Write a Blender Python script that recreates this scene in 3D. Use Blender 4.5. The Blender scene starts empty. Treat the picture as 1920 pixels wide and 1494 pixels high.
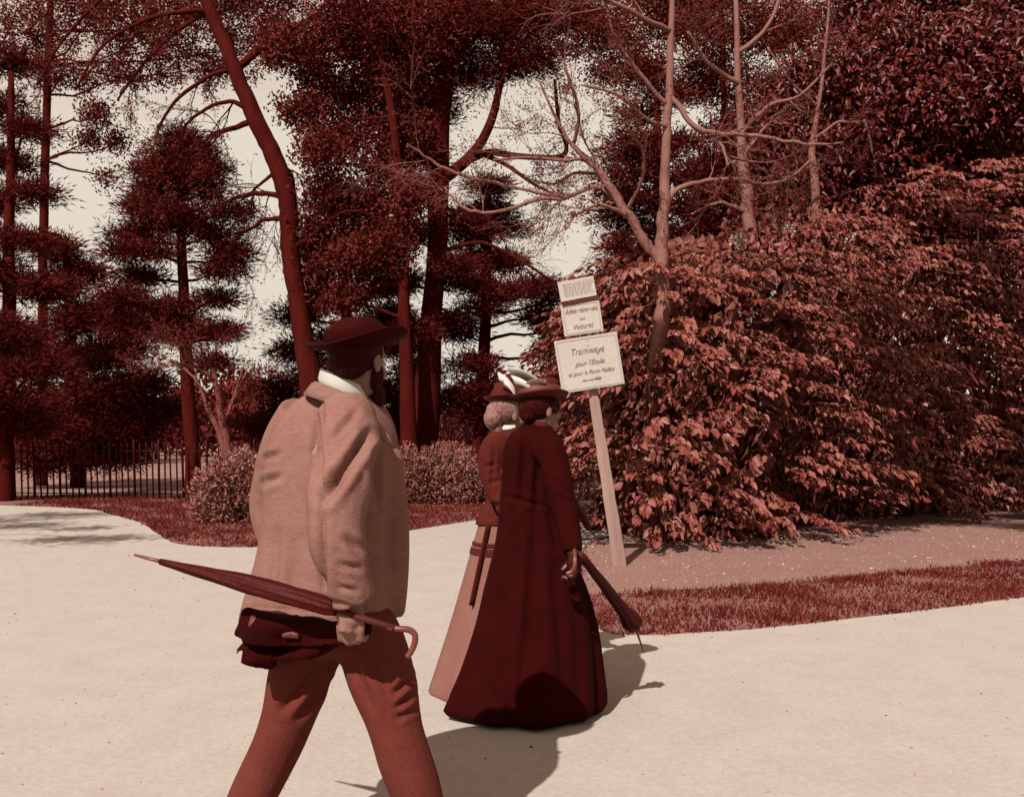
import bpy, bmesh, math, random
import numpy as np
from mathutils import Vector, Matrix, noise

SC = bpy.context.scene
COL = SC.collection
R = math.radians
rng = np.random.default_rng(7)
random.seed(7)

# ------------------------------------------------------------------ camera
F, CX, HY, CAM_H = 1835.0, 960.0, 815.0, 1.35
cam_data = bpy.data.cameras.new('camera')
cam = bpy.data.objects.new('camera', cam_data)
COL.objects.link(cam)
cam.location = (0, 0, CAM_H)
cam.rotation_euler = (R(90), 0, 0)
cam_data.sensor_fit = 'HORIZONTAL'
cam_data.sensor_width = 36
cam_data.lens = 36 * F / 1920
cam_data.shift_y = (HY - 747) / 1920
cam_data.clip_start = 0.05
cam_data.clip_end = 2000
SC.camera = cam

# ------------------------------------------------------------------ sky and sun
def tone(L):
    """the warm red print tone of a grey of reflectance L"""
    g = 1.09 * L * L / (L + 0.075); b = 0.98 * L * L / (L + 0.125)
    return ((L - 0.7152 * g - 0.0722 * b) / 0.2126, g, b)
EXPO = 2.4                             # light that a white sunlit surface sends back

def tone_nodes(mth, L):
    """tone() as shader maths"""
    sq = mth('MULTIPLY', L, L)
    g = mth('DIVIDE', mth('MULTIPLY', sq, 1.09), mth('ADD', L, 0.075))
    b = mth('DIVIDE', mth("MULTIPLY", sq, 0.98), mth("ADD", L, 0.125))
    r = mth('DIVIDE', mth('SUBTRACT', mth('SUBTRACT', L, mth('MULTIPLY', g, 0.7152)), mth('MULTIPLY', b, 0.0722)), 0.2126)
    return r, g, b

SUN_EL, SUN_AZ = R(44), R(24)          # the sun stands behind the camera, to its left
world = bpy.data.worlds.new('World')
SC.world = world
world.use_nodes = True
wt = world.node_tree
wt.nodes.clear()
w_out = wt.nodes.new('ShaderNodeOutputWorld')
w_bg = wt.nodes.new('ShaderNodeBackground')
w_bg.inputs['Strength'].default_value = 0.06
sky = wt.nodes.new('ShaderNodeTexSky')
sky.sky_type = 'NISHITA'
sky.sun_disc = False
sky.sun_elevation = SUN_EL
sky.sun_rotation = math.pi + SUN_AZ
sky.air_density = 2.0
sky.dust_density = 1.0
bw = wt.nodes.new('ShaderNodeRGBToBW')
wt.links.new(sky.outputs[0], bw.inputs[0])
def wmath(op, a, b):
    n = wt.nodes.new('ShaderNodeMath'); n.operation = op
    for i, v in enumerate((a, b)):
        if isinstance(v, (int, float)): n.inputs[i].default_value = v
        else: wt.links.new(v, n.inputs[i])
    return n.outputs[0]
SKY_GAIN = 0.16
lum = wmath('MINIMUM', wmath('MULTIPLY', bw.outputs[0], SKY_GAIN), 0.70)
comb = wt.nodes.new('ShaderNodeCombineColor')
for i, ch in enumerate(tone_nodes(wmath, lum)):
    wt.links.new(wmath('MULTIPLY', ch, 10.0), comb.inputs[i])
wt.links.new(comb.outputs[0], w_bg.inputs['Color'])
wt.links.new(w_bg.outputs[0], w_out.inputs[0])

sun_data = bpy.data.lights.new('sun', 'SUN')
sun_data.energy = 5.0
sun_data.angle = R(0.53)
sun_data.color = (1.0, 0.985, 0.965)
sun = bpy.data.objects.new('sun', sun_data)
COL.objects.link(sun)
TO_SUN = Vector((-math.sin(SUN_AZ) * math.cos(SUN_EL), -math.cos(SUN_AZ) * math.cos(SUN_EL), math.sin(SUN_EL)))
sun.rotation_euler = TO_SUN.to_track_quat('Z', 'Y').to_euler()
sun.location = TO_SUN * 60

vs = SC.view_settings
vs.view_transform = 'Standard'
vs.look = 'None'
vs.exposure = 0.75
vs.gamma = 1.0
vs.use_curve_mapping = False

# ------------------------------------------------------------------ helpers
def P(px, py, d):
    """the place that is seen at px, py (photograph pixels) d metres away"""
    return Vector(((px - CX) / F * d, d, CAM_H + (HY - py) / F * d))

def G(px, py):
    d = F * CAM_H / (py - HY)
    return Vector(((px - CX) / F * d, d, 0))

def mat(name, L, rough=0.8, var=0.25, scale=6.0, bump=0.0, bump_scale=60.0, island=0.0, spec=0.3,
        stretch=None, trans=0.0, sheen=0.0, fine=0.0, hue=1.0):
    m = bpy.data.materials.new(name)
    m.use_nodes = True
    nt = m.node_tree
    b = nt.nodes['Principled BSDF']
    b.inputs['Roughness'].default_value = rough
    b.inputs['Specular IOR Level'].default_value = spec
    if sheen: b.inputs['Sheen Weight'].default_value = sheen
    tc = nt.nodes.new('ShaderNodeTexCoord')
    src = tc.outputs['Object']
    if stretch:
        mp = nt.nodes.new('ShaderNodeMapping')
        mp.inputs['Scale'].default_value = stretch
        nt.links.new(src, mp.inputs[0]); src = mp.outputs[0]
    nz = nt.nodes.new('ShaderNodeTexNoise')
    nz.inputs['Scale'].default_value = scale
    nz.inputs['Detail'].default_value = 6
    nz.inputs['Roughness'].default_value = 0.6
    nt.links.new(src, nz.inputs['Vector'])
    def mth(op, x, y):
        n = nt.nodes.new('ShaderNodeMath'); n.operation = op
        for i, v in enumerate((x, y)):
            if isinstance(v, (int, float)): n.inputs[i].default_value = v
            else: nt.links.new(v, n.inputs[i])
        return n.outputs[0]
    # factor f around 1
    f = mth('ADD', mth('MULTIPLY', mth('SUBTRACT', nz.outputs['Fac'], 0.5), 3.0 * var), 1.0)
    if fine:
        n2 = nt.nodes.new('ShaderNodeTexNoise')
        n2.inputs['Scale'].default_value = scale * 14
        n2.inputs['Detail'].default_value = 3
        nt.links.new(src, n2.inputs['Vector'])
        f = mth('ADD', f, mth('MULTIPLY', mth('SUBTRACT', n2.outputs['Fac'], 0.5), 3.0 * fine))
    if island:
        g = nt.nodes.new('ShaderNodeNewGeometry')
        oi = nt.nodes.new('ShaderNodeObjectInfo')
        rnd = mth('FRACT', mth('ADD', g.outputs['Random Per Island'], oi.outputs['Random']), 0)
        f = mth('MULTIPLY', f, mth('ADD', mth('MULTIPLY', rnd, 2 * island), 1 - island))
    f = mth('MAXIMUM', f, 0.05)
    lm = mth('MULTIPLY', f, L * hue)
    cc = nt.nodes.new('ShaderNodeCombineColor')
    for i, ch in enumerate(tone_nodes(mth, lm)):
        nt.links.new(mth('MINIMUM', mth('DIVIDE', ch, EXPO * hue), 0.9), cc.inputs[i])
    nt.links.new(cc.outputs[0], b.inputs['Base Color'])
    if bump:
        bn = nt.nodes.new('ShaderNodeTexNoise')
        bn.inputs['Scale'].default_value = bump_scale
        bn.inputs['Detail'].default_value = 5
        nt.links.new(src, bn.inputs['Vector'])
        bp = nt.nodes.new('ShaderNodeBump')
        bp.inputs['Strength'].default_value = bump
        bp.inputs['Distance'].default_value = 0.02
        nt.links.new(bn.outputs['Fac'], bp.inputs['Height'])
        nt.links.new(bp.outputs[0], b.inputs['Normal'])
    if trans:
        tr = nt.nodes.new('ShaderNodeBsdfTranslucent')
        nt.links.new(cc.outputs[0], tr.inputs['Color'])
        mx = nt.nodes.new('ShaderNodeMixShader')
        mx.inputs[0].default_value = trans
        nt.links.new(b.outputs[0], mx.inputs[1])
        nt.links.new(tr.outputs[0], mx.inputs[2])
        nt.links.new(mx.outputs[0], nt.nodes['Material Output'].inputs[0])
    return m

M = {}
M['lawn'] = mat('lawn soil', 0.17, 0.95, 0.5, 1.2, 0.5, 40, fine=0.3)
M['farlawn'] = mat('sunlit far lawn', 0.25, 0.95, 0.5, 0.8, 0.3, 30, fine=0.3)  # paler than the near lawn: sunlight beyond the fence put into its colour
M['gravel'] = mat('pale gravel', 0.59, 0.95, 0.09, 3.0, 0.12, 160, fine=0.14)
M['soil'] = mat('bare dry soil', 0.235, 0.95, 0.16, 2.0, 0.5, 45, fine=0.4)
M['grass'] = mat('grass blades', 0.07, 0.7, 0.6, 0.9, island=0.7, spec=0.1, trans=0.25, hue=0.6)
M['hedge'] = mat('broad glossy leaf', 0.15, 0.42, 0.2, 1.5, island=0.45, spec=0.14, trans=0.05, hue=0.72)
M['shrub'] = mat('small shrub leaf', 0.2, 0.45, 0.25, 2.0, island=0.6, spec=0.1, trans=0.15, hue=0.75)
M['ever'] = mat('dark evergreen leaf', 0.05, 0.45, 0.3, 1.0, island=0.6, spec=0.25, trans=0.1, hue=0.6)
M['needle'] = mat('pine needles', 0.04, 0.7, 0.3, 0.8, island=0.4, spec=0.08, trans=0.1, hue=0.6)
M['leafy'] = mat('fine spring leaves', 0.07, 0.7, 0.35, 0.7, island=0.6, spec=0.1, trans=0.25, hue=0.6)
M['far'] = mat('far leaves', 0.06, 0.8, 0.4, 0.3, island=0.5, spec=0.1, trans=0.2, hue=0.6)
M['bark'] = mat('dark rough bark', 0.026, 0.9, 0.5, 5, 1.0, 16, stretch=(1, 1, 0.22), spec=0.05, hue=1.0)
M['palebark'] = mat('pale smooth bark', 0.17, 0.8, 0.35, 6, 0.6, 26, stretch=(1, 1, 0.3))
M['greybark'] = mat('grey bark', 0.09, 0.85, 0.4, 5, 0.8, 24, stretch=(1, 1, 0.22))
M['twig'] = mat('twigs', 0.06, 0.85, 0.3, 6)
M['iron'] = mat('painted iron', 0.018, 0.5, 0.2, 8, spec=0.1)
M['jacket'] = mat('tweed wool', 0.225, 0.95, 0.13, 7, 0.3, 190, spec=0.05, fine=0.2, stretch=(0.5, 0.5, 2.2))
M['trouser'] = mat('dark wool trousers', 0.075, 0.95, 0.2, 7, 0.3, 220, spec=0.1, fine=0.15)
M['black'] = mat('black wool cloth', 0.0095, 0.95, 0.35, 7, 0.25, 200, spec=0.05, fine=0.2)
M['satin'] = mat('brown lining', 0.06, 0.6, 0.3, 8, 0.2, 60, spec=0.3)
M['felt'] = mat('black felt', 0.011, 0.8, 0.3, 9, 0.2, 150, spec=0.05)
M['skin'] = mat('skin', 0.21, 0.6, 0.1, 14, 0.1, 120, spec=0.3)
M['white'] = mat('white starched linen', 0.74, 0.7, 0.05, 12, spec=0.3)
M['hairdark'] = mat('dark hair', 0.013, 0.6, 0.4, 20, 0.8, 90, spec=0.06, stretch=(1, 1, 0.25))
M['hairfair'] = mat('fair hair', 0.19, 0.5, 0.5, 22, 0.8, 90, spec=0.4, stretch=(1, 1, 0.25))
M['umbrella'] = mat('umbrella silk', 0.022, 0.55, 0.4, 10, 0.2, 60, spec=0.08)
M['handle'] = mat('cane handle', 0.1, 0.35, 0.3, 20, spec=0.25)
M['skirt'] = mat('light wool skirt', 0.19, 0.95, 0.12, 6, 0.25, 200, spec=0.1, fine=0.15)
M['bodice'] = mat('brown wool jacket', 0.036, 0.9, 0.3, 7, 0.25, 200, spec=0.12, fine=0.2)
M['straw'] = mat('brown straw', 0.045, 0.7, 0.25, 30, 0.4, 120, spec=0.1)
M['board'] = mat('white painted board', 0.62, 0.8, 0.12, 4, 0.2, 30, spec=0.2, fine=0.06)
M['post'] = mat('weathered pale post', 0.33, 0.85, 0.25, 7, 0.5, 30, stretch=(1, 1, 0.15))
M['paint'] = mat('faded sign paint', 0.22, 0.8, 0.35, 30)
M['darkwood'] = mat('dark wood', 0.03, 0.85, 0.3, 8)
M['leather'] = mat('black leather', 0.012, 0.7, 0.3, 12, spec=0.1)
M['petal'] = mat('fallen petals', 0.62, 0.7, 0.2, 9, island=0.3)
M['stone'] = mat('gravel stones', 0.42, 0.9, 0.3, 9, island=0.55)
M['blossom'] = mat('white blossom', 0.66, 0.6, 0.1, 9, island=0.2, trans=0.2)

def link(name, mesh, material=None, parent=None, loc=None):
    o = bpy.data.objects.new(name, mesh)
    COL.objects.link(o)
    if material and mesh and not mesh.materials: mesh.materials.append(material)
    if parent: o.parent = parent
    if loc is not None: o.location = loc
    return o

def thing(name, label, cat, loc=(0, 0, 0), group=None):
    o = bpy.data.objects.new(name, None)
    COL.objects.link(o)
    o.empty_display_size = 0.2
    o.location = loc
    o['label'] = label; o['category'] = cat
    if group: o['group'] = group
    return o

def to_parent(o, t):
    """parent o (in world coordinates) to the thing t without moving it"""
    o.parent = t
    o.location = Vector(o.location) - Vector(t.location)
    return o

def tri_mesh(name, V, T, smooth=False):
    me = bpy.data.meshes.new(name)
    V = np.asarray(V, dtype=np.float32); T = np.asarray(T, dtype=np.int32)
    k = T.shape[1]
    me.vertices.add(len(V)); me.vertices.foreach_set('co', V.ravel())
    me.loops.add(T.size); me.loops.foreach_set('vertex_index', T.ravel())
    me.polygons.add(len(T))
    me.polygons.foreach_set('loop_start', np.arange(0, T.size, k, dtype=np.int32))
    me.polygons.foreach_set('loop_total', np.full(len(T), k, dtype=np.int32))
    me.update(calc_edges=True)
    if smooth: me.polygons.foreach_set('use_smooth', np.ones(len(T), dtype=bool))
    return me

class MB:
    """collects shapes, then links them as one mesh object"""
    def __init__(s): s.v = []; s.f = []
    def add(s, vs, fs):
        o = len(s.v)
        s.v.extend([tuple(v) for v in vs]); s.f.extend([tuple(i + o for i in f) for f in fs])
    def tube(s, pts, radii, n=8, cap=True, twist=0.0, flat=1.0):
        pts = [Vector(p) for p in pts]
        if isinstance(radii, (int, float)): radii = [radii] * len(pts)
        vs, fs = [], []
        t0 = (pts[1] - pts[0]).normalized()
        u = t0.orthogonal().normalized()
        for i, p in enumerate(pts):
            a = pts[max(i - 1, 0)]; b = pts[min(i + 1, len(pts) - 1)]
            t = (b - a)
            if t.length < 1e-9: t = t0
            t.normalize()
            u = (u - t * u.dot(t))
            if u.length < 1e-6: u = t.orthogonal()
            u.normalize()
            w = t.cross(u)
            for k in range(n):
                an = 2 * math.pi * k / n + twist
                vs.append(p + u * math.cos(an) * radii[i] + w * math.sin(an) * radii[i] * flat)
        for i in range(len(pts) - 1):
            for k in range(n):
                a = i * n + k; b = i * n + (k + 1) % n
                fs.append((a, b, b + n, a + n))
        if cap:
            fs.append(tuple(range(n - 1, -1, -1)))
            fs.append(tuple(range((len(pts) - 1) * n, len(pts) * n)))
        s.add(vs, fs)
    def loft(s, rings, cap=True):
        """rings: equal-length lists of points"""
        n = len(rings[0]); vs = [p for r in rings for p in r]; fs = []
        for i in range(len(rings) - 1):
            for k in range(n):
                a = i * n + k; b = i * n + (k + 1) % n
                fs.append((a, b, b + n, a + n))
        if cap:
            fs.append(tuple(range(n - 1, -1, -1)))
            fs.append(tuple(range((len(rings) - 1) * n, len(rings) * n)))
        s.add(vs, fs)
    def ball(s, c, r, mtx=None, nu=14, nv=9):
        c = Vector(c); r = Vector(r) if not isinstance(r, (int, float)) else Vector((r, r, r))
        rings = []
        for j in range(nv + 1):
            th = math.pi * (j + 0.02) / (nv + 0.04)
            ring = []
            for k in range(nu):
                a = 2 * math.pi * k / nu
                q = Vector((r.x * math.sin(th) * math.cos(a), r.y * math.sin(th) * math.sin(a), -r.z * math.cos(th)))
                if mtx: q = mtx @ q
                ring.append(c + q)
            rings.append(ring)
        s.loft(rings)
    def box(s, c, size, mtx=None):
        c = Vector(c); x, y, z = (q / 2 for q in size)
        vs = [Vector(q) for q in ((-x, -y, -z), (x, -y, -z), (x, y, -z), (-x, y, -z), (-x, -y, z), (x, -y, z), (x, y, z), (-x, y, z))]
        if mtx: vs = [mtx @ q for q in vs]
        s.add([c + q for q in vs], [(3, 2, 1, 0), (4, 5, 6, 7), (0, 1, 5, 4), (1, 2, 6, 5), (2, 3, 7, 6), (3, 0, 4, 7)])
    def mesh(s, name, smooth=True):
        me = bpy.data.meshes.new(name)
        me.from_pydata(s.v, [], s.f)
        me.update()
        if smooth: me.polygons.foreach_set('use_smooth', np.ones(len(me.polygons), dtype=bool))
        return me
    def build(s, name, material, parent=None, smooth=True):
        me = s.mesh(name, smooth)
        o = link(name, me, material)
        if parent: to_parent(o, parent)
        return o
    def fused(s, name, material, parent=None, voxel=0.008, smooth=6, shape=None, factor=0.5):
        """melt the overlapping shapes into one continuous skin"""
        me = s.mesh(name)
        bm = bmesh.new(); bm.from_mesh(me)
        bmesh.ops.recalc_face_normals(bm, faces=bm.faces)
        bm.to_mesh(me); bm.free()
        o = bpy.data.objects.new('tmp', me); COL.objects.link(o)
        md = o.modifiers.new('r', 'REMESH'); md.mode = 'VOXEL'; md.voxel_size = voxel
        sm = o.modifiers.new('s', 'SMOOTH'); sm.factor = factor; sm.iterations = smooth
        dg = bpy.context.evaluated_depsgraph_get()
        out = bpy.data.meshes.new_from_object(o.evaluated_get(dg))
        bpy.data.objects.remove(o)
        if shape: shape(out)
        out.polygons.foreach_set('use_smooth', np.ones(len(out.polygons), dtype=bool))
        out.materials.clear()
        out.name = name
        r = link(name, out, material)
        if parent: to_parent(r, parent)
        return r

def smooth_line(pts, k=6):
    """Catmull-Rom through pts (Vectors or tuples of any length)"""
    pts = [np.array(p, dtype=float) for p in pts]
    out = []
    for i in range(len(pts) - 1):
        p0 = pts[max(i - 1, 0)]; p1 = pts[i]; p2 = pts[i + 1]; p3 = pts[min(i + 2, len(pts) - 1)]
        for j in range(k):
            t = j / k
            out.append(0.5 * ((2 * p1) + (-p0 + p2) * t + (2 * p0 - 5 * p1 + 4 * p2 - p3) * t * t + (-p0 + 3 * p1 - 3 * p2 + p3) * t ** 3))
    out.append(pts[-1])
    return out

def unit(a):
    return a / np.maximum(np.linalg.norm(a, axis=-1, keepdims=True), 1e-9)

def leaf_tris(C, D, N, L, W, kind='diamond', fold=0.25, droop=0.15):
    """one small leaf per row: centres C, length axis D, face normal N"""
    C = np.asarray(C); n = len(C)
    D = unit(D); S = unit(np.cross(D, N)); N = np.cross(S, D)
    L = np.broadcast_to(np.asarray(L, dtype=float), (n,))[:, None]
    W = np.broadcast_to(np.asarray(W, dtype=float), (n,))[:, None]
    if kind == 'needle':
        V = np.stack([C - S * W / 2, C + S * W / 2, C + D * L], 1).reshape(-1, 3)
        T = np.arange(n * 3).reshape(-1, 3)
    elif kind == 'diamond':
        V = np.stack([C, C + D * L * 0.45 + S * W / 2 + N * W * fold, C + D * L, C + D * L * 0.45 - S * W / 2 + N * W * fold], 1).reshape(-1, 3)
        b = (np.arange(n) * 4)[:, None]
        T = np.concatenate([b + np.array([[0, 1, 2]]), b + np.array([[0, 2, 3]])], 1).reshape(-1, 3)
    else:                                   # broad leaf with a folded midrib and a hanging tip
        up = N * W * fold; dn = -N * L * droop
        V = np.stack([C, C + D * L * 0.5 + dn * 0.35, C + D * L + dn,
                      C + D * L * 0.28 + S * W * 0.46 + up, C + D * L * 0.62 + S * W * 0.38 + up + dn * 0.4,
                      C + D * L * 0.28 - S * W * 0.46 + up, C + D * L * 0.62 - S * W * 0.38 + up + dn * 0.4], 1).reshape(-1, 3)
        b = (np.arange(n) * 7)[:, None]
        q = np.array([[0, 3, 1], [3, 4, 1], [4, 2, 1], [0, 1, 5], [5, 1, 6], [6, 1, 2]])
        T = (b[:, None, :] + q[None]).reshape(-1, 3)
    return V, T

class Leaves:
    def __init__(s): s.V = []; s.T = []; s.n = 0
    def add(s, V, T):
        s.V.append(V); s.T.append(T + s.n); s.n += len(V)
    def build(s, name, material, parent=None, kind=None):
        me = tri_mesh(name, np.concatenate(s.V), np.concatenate(s.T))
        o = link(name, me, material)
        if parent: to_parent(o, parent)
        if kind: o['kind'] = kind
        return o

def rand_dir(n):
    return unit(rng.normal(size=(n, 3)))
# ------------------------------------------------------------------ ground, path, soil bed
def sheet(name, outline, z, material, wob=0.02, k=5, close=True):
    line = smooth_line([tuple(p) for p in outline] + ([tuple(outline[0])] if close else []), k)[:-1]
    pts = []
    for p in line:
        nv = noise.noise_vector(Vector((p[0] * 3.1, p[1] * 3.1, 5.0)))
        pts.append((p[0] + wob * nv.x, p[1] + wob * nv.y))
    bm = bmesh.new()
    vs = [bm.verts.new((x, y, z)) for x, y in pts]
    es = [bm.edges.new((vs[i], vs[(i + 1) % len(vs)])) for i in range(len(vs))]
    bmesh.ops.triangle_fill(bm, edges=es, use_beauty=True, normal=(0, 0, 1))
    for f in bm.faces:
        if f.normal.z < 0: f.normal_flip()
    me = bpy.data.meshes.new(name); bm.to_mesh(me); bm.free()
    o = link(name, me, material); o['kind'] = 'structure'
    return o, pts

gm = MB()
gm.add([(-700, -60, 0), (700, -60, 0), (700, 1200, 0), (-700, 1200, 0)], [(0, 1, 2, 3)])
ground = gm.build('ground', M['lawn'], smooth=False); ground['kind'] = 'structure'

far_edge = [G(*q) for q in ((-420, 936), (-150, 943), (135, 953), (200, 963), (265, 982), (305, 1008), (350, 1023), (480, 1027), (620, 1020),
                            (770, 995), (890, 976), (1000, 957), (1150, 933), (1300, 918), (1500, 906))]
island = [G(*q) for q in ((1500, 926), (1300, 962), (1150, 1002), (1100, 1022), (1086, 1060), (1092, 1120), (1122, 1178), (1200, 1192), (1350, 1185),
                          (1500, 1172), (1770, 1141), (1920, 1121), (2300, 1075))]
path_out = far_edge + island + [Vector((14, 8.5, 0)), Vector((14, -20, 0)), Vector((-30, -20, 0)), Vector((-30, 18, 0))]
path, path_pts = sheet('gravel_path', path_out, 0.008, M['gravel'], 0.035, 7)

lawn, lawn_pts = sheet('far_lawn', [Vector(q) for q in ((-60, 21.2, 0), (-30, 21.4, 0), (-12, 21.3, 0), (-4, 21.6, 0), (1.5, 22.5, 0), (6, 30, 0), (40, 60, 0), (60, 140, 0), (-90, 140, 0))], 0.004, M['farlawn'], 0.1, 6)
soil_out = [G(*q) for q in ((1102, 1021), (1090, 1060), (1094, 1112), (1150, 1114), (1300, 1105), (1500, 1090), (1770, 1064), (1920, 1050), (2300, 1022))] + \
           [Vector((14.0, 12.0, 0)), Vector((14, 22, 0)), Vector((6, 22, 0))] + [G(*q) for q in ((1330, 957), (1152, 1001))]
soil, soil_pts = sheet('soil_bed', soil_out, 0.004, M['soil'], 0.07, 7)

def inside(pts, X, Y):
    px = np.array([p[0] for p in pts]); py = np.array([p[1] for p in pts])
    res = np.zeros(len(X), bool)
    j = len(px) - 1
    for i in range(len(px)):
        c = ((py[i] > Y) != (py[j] > Y)) & (X < (px[j] - px[i]) * (Y - py[i]) / (py[j] - py[i] + 1e-12) + px[i])
        res ^= c
        j = i
    return res

def blades(x0, x1, y0, y1, n, h):
    X = rng.uniform(x0, x1, n); Y = rng.uniform(y0, y1, n)
    # a little overhang at the borders makes the turf edge uneven
    ok = ~inside(path_pts, X + rng.normal(0, .02, n), Y + rng.normal(0, .03, n)) & ~inside(soil_pts, X + rng.normal(0, .05, n), Y + rng.normal(0, .06, n))
    X = X[ok]; Y = Y[ok]
    cl = np.array([noise.noise(Vector((a * 1.6, b * 1.6, 0))) + .5 * noise.noise(Vector((a * 6, b * 6, 3))) for a, b in zip(X, Y)])
    keep = rng.uniform(size=len(X)) < 0.75 + 0.8 * cl
    X = X[keep]; Y = Y[keep]; cl = cl[keep]
    C = np.stack([X, Y, np.zeros(len(X))], 1)
    D = rand_dir(len(X)) * 0.75; D[:, 2] = 1.0
    return leaf_tris(C, D, rand_dir(len(X)) + np.array([0, -1, .2]), h * (rng.uniform(.4, 1.1, len(X)) + .5 * cl), 0.008 + 0.0006 * Y, 'needle')

gl = Leaves()
gl.add(*blades(0.5, 6.5, 6.2, 11.5, 52000, 0.055))
gl.add(*blades(-9.5, 1.0, 11.0, 20.0, 60000, 0.075))
gl.add(*blades(-16, 2.0, 20.0, 21.6, 9000, 0.10))
turf = gl.build('grass', M['grass'], kind='stuff')
turf['label'] = 'short rough turf beside the pale path'

# petals and crumbs lying on the soil, loose stones on the path
def scatter(name, pts, box, n, smin, smax, z, material, label):
    X = rng.uniform(box[0], box[1], n); Y = rng.uniform(box[2], box[3], n)
    ok = inside(pts, X, Y) & ((X - 0.0) ** 2 + Y ** 2 > 6)
    if pts is soil_pts: ok &= ~inside(path_pts, X, Y)
    X, Y = X[ok], Y[ok]; n = len(X)
    s = smin * (smax / smin) ** (rng.uniform(size=n) ** 2)
    base = np.array([[1, 0, 0], [0, 1, 0], [-1, 0, 0], [0, -1, 0], [0, 0, .8]])
    a = rng.uniform(0, 6.28, n)
    B = base[None].repeat(n, 0) * (s[:, None] * np.ones((n, 3)))[:, None, :]
    B[:, :4, :2] *= rng.uniform(.6, 1.2, (n, 4, 1))
    x = B[..., 0] * np.cos(a)[:, None] - B[..., 1] * np.sin(a)[:, None]
    y = B[..., 0] * np.sin(a)[:, None] + B[..., 1] * np.cos(a)[:, None]
    V = np.stack([x + X[:, None], y + Y[:, None], B[..., 2] + z], -1).reshape(-1, 3)
    b = (np.arange(n) * 5)[:, None, None]
    T = (b + np.array([[0, 1, 4], [1, 2, 4], [2, 3, 4], [3, 0, 4]])[None]).reshape(-1, 3)
    o = link(name, tri_mesh(name, V, T), material); o['kind'] = 'stuff'; o['label'] = label
    return o
scatter('fallen_petals', soil_pts, (0.6, 9, 7, 15), 1500, 0.006, 0.019, 0.006, M['petal'], 'pale petals scattered over the bare soil')
scatter('soil_crumbs', soil_pts, (0.6, 9, 7, 15), 9000, 0.008, 0.03, 0.003, M['soil'], 'crumbs of dry soil on the bed')
scatter('path_grit', path_pts, (-7, 7, 3.0, 15), 7000, 0.003, 0.009, 0.008, M['stone'], 'loose grit on the pale path')

scatter('leaf_litter', path_pts, (-6, 6, 3.2, 14), 300, 0.004, 0.013, 0.008, M['twig'], 'a few dark leaf scraps blown over the pale path')

# ------------------------------------------------------------------ iron fence
def FX(px, d): return (px - CX) / F * d
fence = thing('iron_fence', 'low dark iron railing of thin upright bars on the lawn at the left', 'fence', (FX(240, 20.5), 20.5, 0))
pm = MB()
pm.tube([(0, 0, -.05), (0, 0, 1.12), (0, 0, 1.2)], [.019, .019, .004], 6)
picket_me = pm.mesh('picket')
picket_me.materials.append(M['iron'])
pm = MB()
pm.tube([(0, 0, -.05), (0, 0, 1.16), (0, 0, 1.28)], [.028, .028, .005], 6)
post_me = pm.mesh('stanchion'); post_me.materials.append(M['iron'])
nP = 56
for i in range(nP):
    x = FX(-120, 20.5) + i * 0.133
    y = 20.5 + 0.5 * math.sin(i * .05) - .012 * i
    o = link('stanchion' if i % 4 == 3 else 'picket', post_me if i % 4 == 3 else picket_me)
    o.location = (x, y, 0)
    o.rotation_euler = (random.uniform(-.012, .012), -.03 + random.uniform(-.014, .014), 0)
    to_parent(o, fence)
for z in (0.12, 1.0):
    r = MB()
    r.tube([(FX(-120, 20.5) + i * .133 - .03 * z, 20.5 + 0.5 * math.sin(i * .05) - .012 * i + .016, z) for i in range(nP)], .011, 5)
    r.build('rail', M['iron'], fence)

# ------------------------------------------------------------------ trees
def limb_walk(a, b, n=6, wob=0.06, sag=0.0):
    a = Vector(a); b = Vector(b); L = (b - a).length
    pts = []
    s = random.uniform(0, 100)
    for i in range(n + 1):
        t = i / n
        p = a.lerp(b, t)
        w = math.sin(math.pi * t) * wob * L
        nv = noise.noise_vector(Vector((s + t * 2.3, s, 0)))
        pts.append(p + nv * w * 1.6 + Vector((0, 0, -sag * L * math.sin(math.pi * t))))
    return pts

def twig_spray(mb, base, direction, length, level, r, buds=None, spread=0.7, droop=0.0, n=3):
    """a forking bare twig"""
    d = Vector(direction).normalized()
    pts = [Vector(base)]; seg = 5 if level > 1 else 4
    for i in range(seg):
        d = (d + Vector(rand_dir(1)[0]) * 0.22 + Vector((0, 0, -droop))).normalized()
        pts.append(pts[-1] + d * length / seg)
    mb.tube(pts, [r * (1 - .65 * i / seg) for i in range(seg + 1)], 4 if level > 1 else 3, cap=False)
    if buds is not None and level <= 1:
        for p in pts[1:]: buds.append(tuple(p))
    if level > 0:
        for i in range(1, seg + 1):
            for q in range(n if i == seg else (1 if random.random() < .8 else 0)):
                dd = (d + Vector(rand_dir(1)[0]) * spread).normalized()
                twig_spray(mb, pts[i], dd, length * random.uniform(.45, .7), level - 1, r * .5, buds, spread, droop, max(1, n - 1))

def nearest_on(tr, p, bias):
    best = None
    for q, rad in tr:
        dz = p.z - q.z
        c = (q - p).length + (4 * abs(dz - bias * 1.0))
        if best is None or c < best[0]: best = (c, q, rad)
    return best[1], best[2]

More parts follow.
